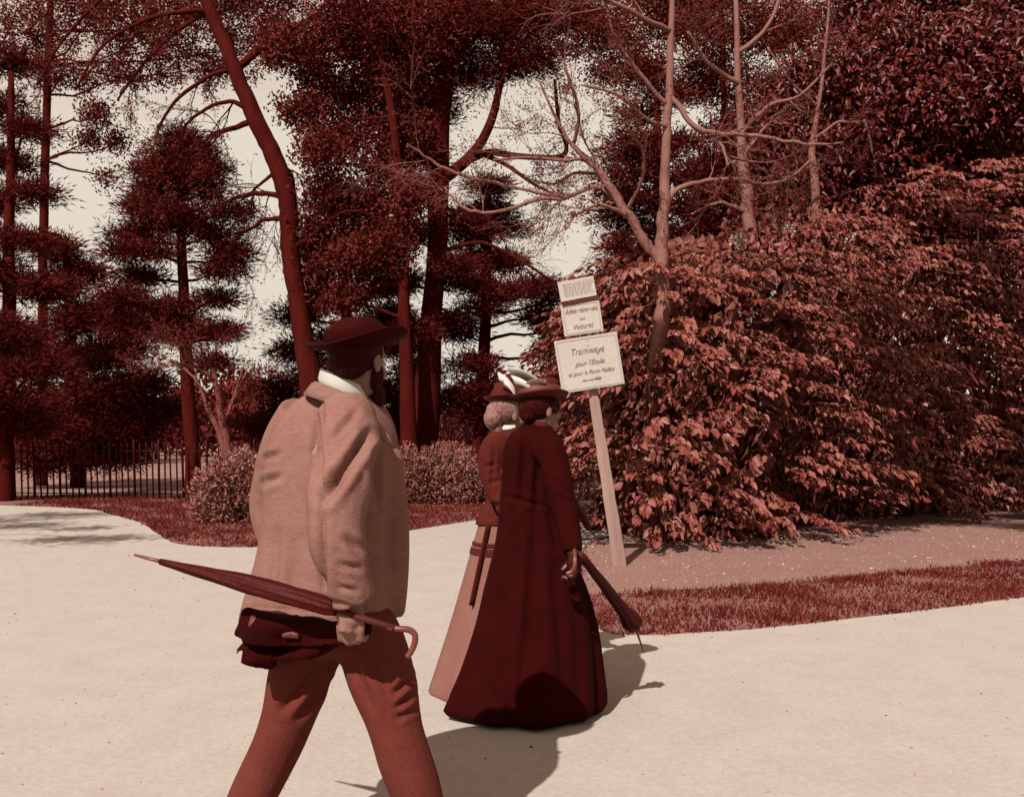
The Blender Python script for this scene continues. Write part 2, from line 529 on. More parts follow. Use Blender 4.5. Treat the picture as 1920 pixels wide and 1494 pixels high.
def crown_tree(name, label, cat, d, trunk, clumps, foliage, bark='bark', group=None, size=1.0, dens=1.0, thick=0.8, bias=0.3,
               rise=None, fol_name='crown', seed=0, limb_r=0.35, limbs=(), keep_top=False):
    """a tree: trunk through (px, py, radius px), foliage masses (px, py, rx, ry) at about d metres"""
    random.seed(seed * 17 + 3)
    global rng
    rng = np.random.default_rng(seed * 31 + 5)
    s = d / F
    foot = P(trunk[-1][0], trunk[-1][1], d); foot.z = 0
    t = thing(name, label, cat, foot, group)
    line = smooth_line([(*P(a, b, d), r * s) for a, b, r in trunk], 5)
    line = [l.copy() for l in line]
    end = line[-1].copy()
    if end[2] > 0.05:
        e2 = end.copy(); e2[2] = -0.1; e2[3] *= 1.25; line.append(e2)
    if clumps and not keep_top:
        t0 = min(c[1] for c in clumps); line = [l for l in line if l[2] <= P(0, t0, d).z + .1]
    tr = [(Vector(l[:3]) + noise.noise_vector(Vector(l[:3]) * .7 + Vector((seed, 0, 0))) * l[3] * .4, l[3]) for l in line]
    mb = MB()
    mb.tube([q for q, _ in tr], [r for _, r in tr], 10)
    lv = Leaves()
    for (px, py, rx, ry) in clumps:
        dd = d + random.uniform(-1, 1) * thick * (0.6 + rx * s * .6)
        c = P(px, py, dd)
        a, ar = nearest_on(tr, c, bias)
        R3 = np.array([rx * s, max(rx, ry) * s * .85, ry * s])
        lp = limb_walk(a, c, 6, .07, .04)
        lr = max(.012, min(ar * limb_r, .02 + .02 * (c - a).length))
        mb.tube(lp, [lr * (1 - .7 * i / 6) for i in range(7)], 5, cap=False)
        area = R3[0] * R3[2]
        k = max(8, int(dens * 68 * (area * 3) ** .75))
        u = rand_dir(k) * (rng.uniform(size=(k, 1)) ** .45)
        subs = np.array(c) + u * R3
        for sc_ in subs[::5]:
            mb.tube(limb_walk(lp[4], sc_, 3, .1), [.010, .007, .005, .003], 3, cap=False)
        if foliage == 'needle':
            per = 64
            tc = subs.repeat(per, 0) + rng.normal(size=(k * per, 3)) * np.array([.15, .15, .075]) * size * 1.15
            D = (tc - subs.repeat(per, 0)) * 1.2 + rng.normal(size=(k * per, 3)) * .06 + np.array([0, 0, .05])
            lv.add(*leaf_tris(tc, D, rand_dir(len(tc)), rng.uniform(.08, .17, len(tc)) * size, .03 * size, 'needle'))
        elif foliage == 'broad':
            per = 15
            tc = subs.repeat(per, 0) + rng.normal(size=(k * per, 3)) * .17 * size
            D = rand_dir(len(tc)) + np.array([0, -.35, -.5])
            lv.add(*leaf_tris(tc, D, rand_dir(len(tc)) * .6 + np.array([-.3, -.5, .8]), rng.uniform(.09, .16, len(tc)) * size, .06 * size, 'broad'))
        else:
            per = 44
            tc = subs.repeat(per, 0) + rng.normal(size=(k * per, 3)) * .15 * size
            lv.add(*leaf_tris(tc, rand_dir(len(tc)), rand_dir(len(tc)), rng.uniform(.05, .12, len(tc)) * size, .055 * size, 'diamond'))
    for br in limbs:
        lm = MB(); sm_ = smooth_line(br, 6); off = random.uniform(-.8, .8)
        lq = [(P(p[0], p[1], d + off * i / len(sm_)), p[2] * s) for i, p in enumerate(sm_)]
        lm.tube([q for q, _ in lq], [max(.006, r) for _, r in lq], 7)
        lm.build('limb', M[bark], t)
        tw = MB()
        for _ in range(5):
            i = random.randint(len(lq) // 3, len(lq) - 2)
            twig_spray(tw, lq[i][0], (lq[i + 1][0] - lq[i][0]).normalized() + Vector(rand_dir(1)[0]) * .9, .9, 2, .012)
        tw.build('twigs', M[bark], t)['kind'] = 'stuff'
    mb.build('trunk', M[bark], t)
    matn = {'needle': 'needle', 'broad': 'ever', 'fine': 'leafy', 'far': 'far'}[foliage]
    if lv.V: lv.build(fol_name, M[matn], t)
    return t

def bare_tree(name, label, d, trunk, branches, bark, twig_n, twig_len, bud_size=.03, group=None, seed=0, droop=0.0, level=2, twig_mat=None, depth=.8, crown_name='twigs', foot_back=0.0):
    """trunk and drawn-in limbs in (px, py, radius px); fine twigs fork off them"""
    random.seed(seed * 13 + 1)
    global rng
    rng = np.random.default_rng(seed * 7 + 2)
    s = d / F
    foot = P(trunk[-1][0], trunk[-1][1], d); foot.z = 0
    t = thing(name, label, 'tree', foot, group)
    def conv(line, off0, off1):
        sm = smooth_line(line, 6)
        sd = random.uniform(0, 50); out = []
        for i, p in enumerate(sm):
            nv = noise.noise_vector(Vector((i * .45 + sd, sd, 1))) * min(.05, .5 * p[2] * s + .010)
            out.append((P(p[0], p[1], d + off0 + (off1 - off0) * i / max(1, len(sm) - 1)) + (nv if 0 < i < len(sm) - 1 else nv * 0), p[2] * s * (1 + .08 * noise.noise(Vector((i * .8, sd, 4))))))
        return out
    mb = MB()
    q = conv(trunk, 0, 0)
    if q[-1][0].z > 0.05:
        e = q[-1][0].copy(); e.z = -.1; e.y += foot_back; q.append((e, q[-1][1] * 1.3))
    mb.tube([a for a, _ in q], [b for _, b in q], 10)
    mb.build('trunk', M[bark], t)
    tw = MB(); buds = []
    for bi, br in enumerate(branches):
        lm = MB()
        q = conv(br, 0, random.uniform(-depth, depth))
        lm.tube([a for a, _ in q], [max(b, .006) for _, b in q], 7)
        lm.build('limb', M[bark], t)
        for _ in range(twig_n):
            i = random.randint(len(q) // 4, len(q) - 2)
            dr = (q[i + 1][0] - q[i][0]).normalized() + Vector(rand_dir(1)[0]) * .9
            twig_spray(tw, q[i][0], dr, twig_len * random.uniform(.5, 1.2), level, max(.006, min(.018, q[i][1] * .4)), buds, droop=droop)
    if tw.v: tw.build(crown_name, M[twig_mat or bark], t)['kind'] = 'stuff'
    if buds and bud_size:
        B = np.array(buds); B = B[rng.uniform(size=len(B)) < .8]
        C = np.concatenate([B, B + rng.normal(size=B.shape) * .03])
        lv = Leaves(); lv.add(*leaf_tris(C, rand_dir(len(C)), rand_dir(len(C)), bud_size * rng.uniform(.5, 1.4, len(C)), bud_size * .6, 'diamond'))
        lv.build('buds', M['leafy'], t)
    return t

crown_tree('pine_tree', 'dark layered pine with a straight bare trunk standing behind the iron railing', 'tree', 21,
    [(338, 262, 4), (340, 330, 6), (340, 400, 8), (344, 560, 10), (350, 700, 12), (360, 830, 14), (363, 928, 15)],
    [(344, 256, 18, 12), (335, 276, 34, 14), (366, 280, 26, 14), (308, 300, 36, 12), (374, 300, 28, 12), (285, 325, 34, 16), (345, 322, 50, 18), (396, 322, 26, 14), (300, 358, 44, 16), (385, 360, 36, 14),
     (268, 388, 40, 16), (425, 396, 40, 10), (330, 398, 50, 12), (375, 418, 40, 10), (248, 440, 46, 16), (296, 426, 36, 14), (396, 440, 36, 15), (430, 478, 40, 20), (238, 474, 40, 14), (296, 470, 36, 10),
     (410, 508, 36, 10), (270, 520, 50, 14), (230, 560, 50, 22), (310, 580, 60, 22), (400, 560, 44, 12), (350, 620, 60, 22), (260, 620, 60, 22), (420, 620, 34, 14), (400, 680, 34, 14)],
    'needle', seed=1, dens=1.3, thick=.6)
crown_tree('pine_tree', 'low shaggy dark conifer at the far left edge, drooping to the lawn', 'tree', 25,
    [(120, 380, 5), (130, 560, 9), (140, 760, 12), (145, 915, 14)],
    [(155, 510, 50, 22), (110, 470, 40, 20), (200, 590, 60, 26), (140, 600, 60, 30), (230, 660, 60, 30), (150, 680, 70, 36), (190, 740, 70, 34), (265, 720, 60, 26),
     (150, 800, 80, 36), (230, 800, 70, 36), (290, 770, 50, 22), (90, 760, 70, 40), (190, 850, 80, 30), (90, 850, 80, 36), (60, 640, 60, 34), (110, 540, 50, 26)],
    'needle', seed=2, dens=1.1, size=1.15)
crown_tree('pine_tree', 'tall dark conifer at the left border of the view', 'tree', 20,
    [(20, 60, 4), (20, 300, 8), (15, 600, 13), (10, 930, 17)],
    [(20, 120, 50, 20), (-10, 200, 60, 20), (50, 240, 46, 16), (10, 300, 60, 22), (60, 360, 44, 16), (-20, 380, 60, 22), (40, 450, 60, 20), (-30, 500, 70, 26),
     (60, 540, 60, 22), (0, 620, 80, 30), (60, 690, 60, 26), (-40, 740, 70, 30), (40, 790, 70, 30)],
    'needle', seed=3, dens=1.3)
crown_tree('leafy_tree', 'broad tree in fine spring leaf behind the man in the hat', 'tree', 20,
    [(700, 20, 5), (735, 220, 8), (752, 400, 9), (757, 560, 11), (762, 720, 14), (768, 850, 17)],
    [(600, 285, 50, 40), (655, 265, 56, 36), (715, 300, 46, 50), (620, 360, 52, 44), (690, 385, 60, 50), (600, 440, 44, 40), (665, 470, 62, 42), (735, 460, 44, 48),
     (590, 520, 44, 34), (650, 555, 52, 34), (640, 170, 90, 44), (740, 150, 90, 52), (580, 90, 100, 50), (690, 50, 100, 50), (780, 250, 46, 46), (800, 60, 80, 60), (570, 210, 50, 30), (720, 230, 60, 40), (770, 380, 40, 40)],
    'fine', seed=4, dens=1.0, bark='bark', thick=1.2)
crown_tree('pine_tree', 'large pine with the thickest mottled trunk left of the two women', 'tree', 21,
    [(862, -160, 17), (850, -60, 18), (842, 60, 19), (832, 160, 20), (826, 260, 20), (820, 360, 19), (817, 460, 19), (813, 560, 19), (806, 680, 23), (796, 832, 31)],
    [(780, 290, 44, 26), (770, 350, 40, 22), (790, 200, 80, 40), (740, 150, 70, 40), (900, 130, 80, 34), (770, 90, 110, 46), (920, 50, 110, 46), (760, 530, 40, 22), (860, 415, 44, 16), (852, 500, 42, 16), (780, 620, 42, 18), (852, 600, 40, 14),
     (780, 440, 36, 20), (830, 10, 120, 50), (700, 40, 110, 50), (1010, 30, 90, 40), (990, 110, 60, 26)],
    'needle', seed=5, dens=1.1, bark='bark', keep_top=True,
    limbs=[[(826, 340, 12), (862, 312, 11), (885, 290, 10), (905, 262, 9), (925, 215, 8), (940, 150, 6), (965, 60, 4)], [(880, 300, 8), (920, 286, 7), (970, 293, 6), (1045, 295, 5), (1062, 276, 4.5), (1048, 232, 4), (1040, 150, 3)],
           [(900, 288, 5), (950, 310, 4), (1000, 345, 3), (1050, 370, 2)], [(835, 470, 5), (900, 455, 4), (960, 480, 3), (1010, 510, 2.4), (1060, 545, 1.6)]])
crown_tree('pine_tree', 'slender dark pine whose boughs reach right towards the signboards', 'tree', 22,
    [(925, 250, 4), (918, 330, 6), (914, 450, 8), (908, 560, 10), (905, 700, 12), (902, 860, 15)],
    [(915, 400, 60, 20), (890, 440, 50, 18), (945, 430, 40, 14), (900, 490, 60, 20), (945, 490, 40, 16), (870, 530, 50, 18), (950, 545, 60, 14), (1005, 535, 40, 12), (1030, 560, 30, 14), (900, 575, 40, 14),
     (860, 620, 40, 20), (1010, 590, 26, 14), (1040, 610, 30, 24), (885, 680, 40, 22), (870, 740, 50, 26), (930, 730, 30, 16), (1045, 655, 30, 24), (1000, 735, 50, 22), (940, 780, 60, 30), (920, 350, 40, 16)],
    'needle', seed=6, dens=1.2, thick=.9)
crown_tree('pine_tree', 'dark pine filling the gap behind the brim of the hat', 'tree', 24,
    [(640, 330, 4), (645, 500, 8), (650, 680, 11), (655, 880, 14)],
    [(640, 380, 50, 20), (700, 430, 50, 20), (600, 470, 50, 20), (690, 500, 60, 22), (620, 560, 60, 24), (720, 540, 40, 18), (560, 590, 50, 22), (640, 640, 70, 26), (560, 660, 50, 24), (720, 650, 40, 26), (600, 710, 70, 30),
     (700, 730, 70, 32), (520, 730, 40, 24), (560, 780, 70, 30), (660, 800, 80, 30), (740, 800, 50, 26), (500, 800, 50, 20), (770, 640, 40, 26), (780, 700, 44, 30), (770, 760, 50, 30), (730, 590, 50, 26), (690, 620, 60, 26)],
    'needle', seed=7, dens=1.2)
crown_tree('cedar_tree', 'cedar with flat tiered boughs behind the pale forked tree', 'tree', 19,
    [(1228, 60, 4), (1232, 240, 7), (1236, 420, 10), (1240, 600, 12), (1245, 880, 16)],
    [(1190, 262, 54, 8), (1265, 270, 50, 9), (1168, 292, 50, 7), (1220, 300, 50, 8), (1190, 330, 66, 9), (1290, 330, 50, 9), (1150, 362, 46, 7), (1215, 372, 60, 9), (1165, 403, 66, 8), (1290, 390, 60, 10), (1200, 436, 66, 9),
     (1300, 440, 60, 10), (1165, 466, 40, 8), (1225, 480, 60, 10), (1180, 506, 56, 10), (1290, 490, 60, 12), (1230, 540, 80, 14), (1200, 220, 44, 8), (1250, 180, 46, 8), (1215, 140, 36, 8), (1340, 300, 40, 9), (1350, 420, 50, 12), (1345, 360, 44, 10), (1150, 530, 36, 10)],
    'needle', seed=8, dens=1.5, thick=.7)
crown_tree('evergreen_tree', 'tall dark evergreen with scattered glossy leaves rising above the hedge at right', 'tree', 18.5,
    [(1640, -40, 6), (1640, 200, 12), (1650, 500, 18), (1660, 930, 24)],
    [(1450, 300, 60, 44), (1520, 330, 70, 50), (1600, 290, 70, 60), (1680, 330, 80, 60), (1760, 300, 80, 60), (1840, 330, 80, 70), (1470, 390, 60, 44), (1560, 410, 70, 50), (1650, 420, 80, 56), (1740, 400, 80, 60), (1830, 420, 80, 60),
     (1420, 440, 40, 36), (1500, 460, 60, 40), (1600, 480, 80, 50), (1700, 490, 80, 50), (1800, 500, 80, 60), (1540, 240, 70, 44), (1640, 200, 80, 60), (1740, 200, 80, 60), (1840, 220, 80, 60), (1560, 140, 80, 50), (1680, 100, 100, 60), (1800, 110, 100, 60), (1440, 230, 44, 30),
     (1900, 140, 80, 60), (1900, 280, 80, 70), (1900, 420, 80, 70), (1620, 20, 90, 50), (1760, 10, 110, 60), (1900, 30, 80, 60), (2000, 90, 80, 60), (1990, 230, 80, 70), (2010, 380, 90, 70), (2080, 180, 70, 60), (2100, 320, 70, 60), (2090, 460, 80, 60), (2160, 400, 50, 50)],
    'broad', seed=9, dens=1.7, thick=1.6, size=1.15)

bare_tree('bare_tree', 'dark curving trunk leaning left, its thin bare branches against the sky', 20,
    [(330, -120, 9), (395, 20, 12), (440, 130, 14), (478, 220, 16), (508, 285, 17), (532, 350, 17), (541, 420, 17), (548, 500, 17), (562, 590, 18), (580, 700, 21), (600, 868, 26)],
    [[(480, 225, 7), (440, 240, 5), (405, 250, 4), (378, 270, 2)],
     [(534, 372, 6), (500, 363, 5), (455, 367, 4), (415, 382, 2)],
     [(536, 410, 5), (500, 412, 4), (468, 430, 3.5), (445, 445, 3), (430, 468, 2)],
     [(520, 318, 4), (495, 340, 3), (468, 362, 2), (440, 385, 1)],
     [(515, 300, 8), (545, 330, 6), (552, 370, 4), (560, 420, 2)],
     [(395, 20, 5), (330, 60, 4), (270, 120, 3), (220, 190, 2)],
     [(395, 20, 5), (300, 30, 4), (200, 80, 3), (140, 170, 2)],
     [(440, 130, 5), (380, 150, 4), (320, 200, 3), (290, 260, 2)],
     [(440, 130, 8), (520, 70, 6), (590, 30, 5), (640, -30, 4)],
     [(475, 215, 6), (430, 190, 4), (370, 215, 3), (345, 240, 2)],
     [(545, 470, 5), (600, 430, 4), (640, 400, 3), (680, 395, 2)],
     [(330, -60, 6), (230, -30, 4), (130, 60, 3), (70, 160, 2)]],
    'bark', 5, 1.1, bud_size=.05, seed=10, droop=.10, level=2, depth=1.0)
bare_tree('bare_tree', 'pale forked bare tree rising from the hedge beside the signboards', 11.75,
    [(1262, -120, 4), (1258, 60, 6), (1254, 200, 8), (1246, 300, 9), (1243, 400, 11), (1241, 480, 13), (1240, 560, 14), (1241, 600, 15)],
    [[(1240, 500, 10), (1205, 445, 9.5), (1165, 385, 8.5), (1128, 330, 7), (1095, 292, 5.5), (1066, 264, 4), (1045, 225, 3), (1010, 150, 2)],
     [(1165, 385, 5), (1120, 352, 4), (1060, 370, 4), (1010, 375, 3.5), (955, 392, 3.5), (918, 399, 3), (880, 394, 2.8), (852, 376, 2.4), (834, 352, 1.6)],
     [(1060, 370, 3.5), (1000, 359, 3), (940, 345, 3), (880, 333, 3), (826, 312, 2.6), (790, 288, 2), (764, 270, 1.4)],
     [(1172, 395, 4), (1196, 358, 3.6), (1208, 318, 3), (1203, 276, 2.4), (1180, 250, 1.8)],
     [(1243, 405, 6), (1268, 358, 5), (1320, 340, 4), (1380, 337, 3.6), (1440, 345, 3.2), (1482, 332, 2.6), (1520, 300, 2)],
     [(1256, 180, 6), (1300, 235, 5), (1340, 250, 4.4), (1400, 252, 4), (1460, 262, 3.4), (1520, 271, 2.8), (1580, 268, 1.8)],
     [(1335, 247, 3.4), (1355, 278, 3), (1366, 312, 2)],
     [(1345, 284, 3), (1390, 300, 2.4), (1440, 306, 1.6)],
     [(1100, 297, 4), (1050, 300, 3), (985, 295, 2.4), (925, 300, 2)],
     [(1128, 330, 4), (1080, 325, 3), (1040, 345, 2.4), (1000, 340, 1.6)],
     [(1075, 270, 4), (1085, 210, 3), (1060, 120, 2), (1070, 30, 1.5)],
     [(1180, 408, 5), (1130, 385, 3), (1085, 400, 2), (1060, 430, 1.5)],
     [(1258, 60, 5), (1180, 20, 4), (1100, -20, 3)], [(1254, 200, 5), (1200, 140, 4), (1150, 60, 3), (1130, -40, 2)],
     [(1252, 240, 4), (1215, 225, 3), (1160, 180, 2.4), (1090, 160, 1.6)]],
    'palebark', 4, .62, bud_size=.03, seed=11, level=2, depth=.7, foot_back=3.2)
bare_tree('bare_tree', 'single pale straight trunk standing behind the hedge, right of the forked tree', 15,
    [(1378, -100, 4), (1384, 120, 6), (1390, 260, 8), (1396, 340, 11), (1403, 410, 12), (1409, 480, 13), (1413, 600, 14)],
    [[(1402, 398, 5), (1372, 386, 4), (1340, 382, 3.4), (1296, 402, 2)], [(1392, 290, 4), (1420, 260, 3), (1440, 232, 2)],
     [(1390, 250, 5), (1440, 200, 4), (1500, 180, 3), (1560, 120, 2)], [(1386, 160, 5), (1330, 120, 4), (1290, 60, 3)], [(1384, 100, 5), (1440, 50, 4), (1470, -30, 3)]],
    'palebark', 3, .6, bud_size=.03, seed=12, depth=.6)
bare_tree('bare_tree', 'thin pale stem against the dark evergreen, farthest right of the bare trees', 16,
    [(1560, -60, 2), (1545, 120, 3), (1528, 240, 5), (1524, 300, 7), (1527, 352, 8), (1532, 480, 9)],
    [[(1525, 290, 3.5), (1500, 322, 3), (1465, 335, 2)], [(1526, 262, 3), (1570, 230, 2.4), (1610, 232, 2)], [(1534, 200, 3), (1480, 150, 2.4), (1440, 90, 2)], [(1620, 225, 3), (1632, 260, 2.6), (1636, 290, 1.6)]],
    'palebark', 2, .5, bud_size=.03, seed=13, depth=.4)
bare_tree('bare_tree', 'small twin-stemmed bare tree on the lawn just behind the rounded shrub', 18.5,
    [(400, 690, 4), (412, 760, 6), (424, 830, 8), (430, 900, 9), (432, 945, 10)],
    [[(428, 880, 7), (415, 820, 6), (392, 770, 5), (372, 720, 3), (345, 690, 2)], [(418, 800, 4), (440, 740, 3), (455, 690, 2)], [(404, 715, 3), (370, 690, 2.4), (330, 680, 2)]],
    'greybark', 4, .8, bud_size=.05, seed=14, twig_mat='greybark')
crown_tree('leafy_tree', 'tall spreading tree closing the top of the view at the left', 'tree', 26,
    [(120, -260, 4), (95, 0, 6), (85, 300, 8), (80, 600, 9), (78, 905, 11)],
    [(60, 60, 110, 44), (180, 20, 120, 50), (300, 60, 120, 44), (420, 20, 110, 50), (520, 80, 80, 44), (120, 140, 90, 26), (260, 140, 90, 24), (400, 130, 90, 26), (330, -20, 140, 40), (150, -30, 140, 40), (500, -10, 100, 50), (180, 215, 30, 26), (215, 270, 30, 20), (160, 262, 24, 20), (200, 330, 20, 14)],
    'fine', seed=17, dens=.55, thick=1.5)
crown_tree('leafy_tree', 'tall spreading tree closing the top of the view behind the pale bare trees', 'tree', 27,
    [(1330, -300, 3), (1350, 0, 5), (1362, 300, 7), (1366, 600, 8), (1370, 905, 10)],
    [(1120, 60, 90, 40), (1240, 30, 110, 50), (1380, 50, 120, 60), (1500, 60, 90, 60), (1180, 130, 80, 30), (1320, 150, 100, 44), (1440, 170, 80, 50), (1060, 20, 80, 36), (1300, -30, 140, 50), (1380, 250, 70, 40), (1440, 280, 60, 40), (1330, 330, 50, 40), (1400, 360, 60, 50), (1340, 430, 60, 40)],
    'fine', seed=18, dens=.9, thick=1.5)
crown_tree('leafy_tree', 'tree standing right of the path out of view, shading the top of the hedge', 'tree', 9.0,  # tree out of view, added so its crown shades the upper hedge
    [(2560, -1000, 8), (2600, -500, 16), (2640, 100, 24), (2660, 1085, 34)],
    [(1560, -560, 120, 46), (1740, -640, 150, 50), (1940, -560, 150, 50), (2140, -700, 160, 60), (1640, -740, 130, 40), (1840, -820, 160, 50), (2050, -460, 140, 40), (2300, -560, 150, 60), (1800, -480, 120, 30), (2200, -880, 180, 60)], 'fine', seed=19, dens=1.0, thick=1.2)
# a tree beside the path whose shade falls on the gravel at the left
crown_tree('leafy_tree', 'tree standing on the verge left of the path', 'tree', 9.0,
    [(-1020, -150, 8), (-1010, 100, 16), (-1000, 500, 24), (-990, 1085, 34)],
    [(-1080, -60, 150, 30), (-860, 40, 140, 26), (-1130, 110, 130, 26), (-800, -100, 140, 26), (-1000, -220, 180, 40), (-860, 190, 130, 20), (-700, 60, 60, 16), (-740, 150, 70, 14)], 'fine', seed=16, dens=.8, thick=1.4)

# ------------------------------------------------------------------ shrubs
def shrub(name, label, px0, px1, ytop, ybase, depth, n, seed, size=1.0, material='shrub'):
    global rng
    rng = np.random.default_rng(seed)
    random.seed(seed)
    a = G((px0 + px1) / 2, ybase)
    d = a.y + depth * .5
    w = (px1 - px0) / 2 / F * d; h = CAM_H + (HY - ytop) / F * d
    c = Vector(((px0 + px1) / 2 / F * d - CX / F * d, d, 0))
    t = thing(name, label, 'shrub', c)
    u = rand_dir(n); u[:, 2] = np.abs(u[:, 2])
    rr = rng.uniform(size=(n, 1)) ** .3
    q = np.array([noise.noise(Vector(v) * 2.6 + Vector((seed, 0, 0))) for v in u])
    q2 = np.array([noise.noise(Vector(v) * 7 + Vector((seed, 9, 0))) for v in u])
    fac = rr * (0.9 + .26 * q + .2 * q2)[:, None]
    sq = np.abs(u) ** .75 * np.sign(u)
    C = np.array(c) + sq * fac * np.array([w, depth * .5, h])
    D = u * .6 + rand_dir(n) * .8 + np.array([0, 0, .2])
    lv = Leaves()
    lv.add(*leaf_tris(C, D, rand_dir(n) * .7 + np.array([-.2, -.5, .7]), rng.uniform(.05, .095, n) * size, .034 * size, 'diamond'))
    lv.build('foliage', M[material], t)
    mb = MB()
    for i in range(16):
        v = Vector(rand_dir(1)[0]); v.z = abs(v.z) + .3; v.normalize()
        e = Vector(c) + Vector((v.x * w, v.y * depth * .5, v.z * h)) * .85
        mb.tube(limb_walk(Vector(c) + Vector((v.x, v.y, 0)) * .15, e, 5, .1), [.02, .016, .013, .01, .008, .004], 5)
    mb.build('stem', M['twig'], t)
    return t
shrub('rounded_shrub', 'rounded low shrub with small glossy leaves on the turf left of the man', 350, 600, 840, 985, 1.5, 13000, 21)
shrub('rounded_shrub', 'low glossy shrub under the thick pine, between the man and the women', 700, 925, 824, 947, 1.4, 11000, 22, 1.0)
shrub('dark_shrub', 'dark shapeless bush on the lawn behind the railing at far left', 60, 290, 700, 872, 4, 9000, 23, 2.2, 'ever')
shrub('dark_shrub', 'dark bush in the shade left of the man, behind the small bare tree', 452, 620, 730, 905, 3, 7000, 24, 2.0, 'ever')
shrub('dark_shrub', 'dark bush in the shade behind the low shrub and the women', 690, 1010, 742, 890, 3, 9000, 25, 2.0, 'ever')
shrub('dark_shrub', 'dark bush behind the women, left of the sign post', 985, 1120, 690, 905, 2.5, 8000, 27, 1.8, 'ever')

# far wood closing the view
def wood(seed):
    global rng
    rng = np.random.default_rng(seed)
    lv = Leaves(); mb = MB()
    for i in range(70):
        px = -700 + i * 48 + rng.uniform(-15, 15)
        d = rng.uniform(48, 75)
        top = 735 + 28 * math.sin(px * .011) + rng.uniform(-25, 25)
        c = P(px, top, d)
        h = c.z; w = rng.uniform(1.4, 2.6)
        n = 900
        u = rand_dir(n) * rng.uniform(size=(n, 1)) ** .35
        C = np.array([c.x, d, h * .55]) + u * np.array([w, w, h * .5]) + rng.normal(size=(n, 3)) * .15
        lv.add(*leaf_tris(C, rand_dir(n), rand_dir(n), rng.uniform(.25, .5, n), .3, 'diamond'))
    o = lv.build('far_wood', M['far'], kind='stuff')
    o['label'] = 'far-off wood closing the lawn'
wood(31)
# ------------------------------------------------------------------ the big hedge
rng = np.random.default_rng(41)
hl = [(1150, 935), (1118, 958), (1112, 985), (1132, 1006), (1180, 1020), (1230, 1027), (1350, 1021), (1500, 1006), (1620, 987), (1770, 975), (1950, 965), (2200, 955)]
hline = np.array(smooth_line([tuple(G(*q))[:2] for q in hl], 10))
seg = np.linalg.norm(np.diff(hline, axis=0), axis=1)
cum = np.concatenate([[0], np.cumsum(seg)])
HL = cum[-1]
tan = np.gradient(hline, axis=0); tan /= np.linalg.norm(tan, axis=1, keepdims=True)
nor = np.stack([tan[:, 1], -tan[:, 0]], 1)
top_px = [(1060, 585), (1085, 560), (1120, 520), (1160, 492), (1240, 478), (1330, 470), (1420, 466), (1490, 462), (1560, 425), (1640, 380), (1770, 325), (1920, 290), (2300, 270)]
def hedge_frame(t):
    x = np.interp(t, cum, hline[:, 0]); y = np.interp(t, cum, hline[:, 1])
    n = np.stack([np.interp(t, cum, nor[:, 0]), np.interp(t, cum, nor[:, 1])], 1); n = unit(n)
    px = CX + x / y * F
    tp = np.interp(px, [q[0] for q in top_px], [q[1] for q in top_px])
    tp = tp + np.array([22 * noise.noise(Vector((q * 1.3, 3, 9))) + 14 * noise.noise(Vector((q * 3.7, 5, 2))) for q in np.atleast_1d(t)])
    h = CAM_H + (HY - tp) / F * (y + .5)
    return np.stack([x, y], 1), n, h
hedge = thing('evergreen_hedge', 'huge bank of broad glossy leaves filling the right side behind the signboards', 'hedge', (3.4, 13.6, 0))

def hedge_surface(t, v, lump):
    xy, nn, h = hedge_frame(t)
    z = v * h + .03
    out = .10 + .45 * np.sin(math.pi * np.clip(v * .9 + .08, 0, 1)) ** .8 - 3.0 * np.clip(v - .72, 0, 1) ** 1.4 + .34 * lump
    return xy, nn, h, z, out

def hedge_points(n, inner):
    t = rng.uniform(0, HL, n); v = rng.uniform(0, 1, n)
    lump = np.array([noise.noise(Vector((a * 1.0, b * 5.0, 2.0))) for a, b in zip(t, v)])
    xy, nn, h, z, out = hedge_surface(t, v, lump)
    out = out - inner
    return np.stack([xy[:, 0] + nn[:, 0] * out, xy[:, 1] + nn[:, 1] * out, z], 1), nn

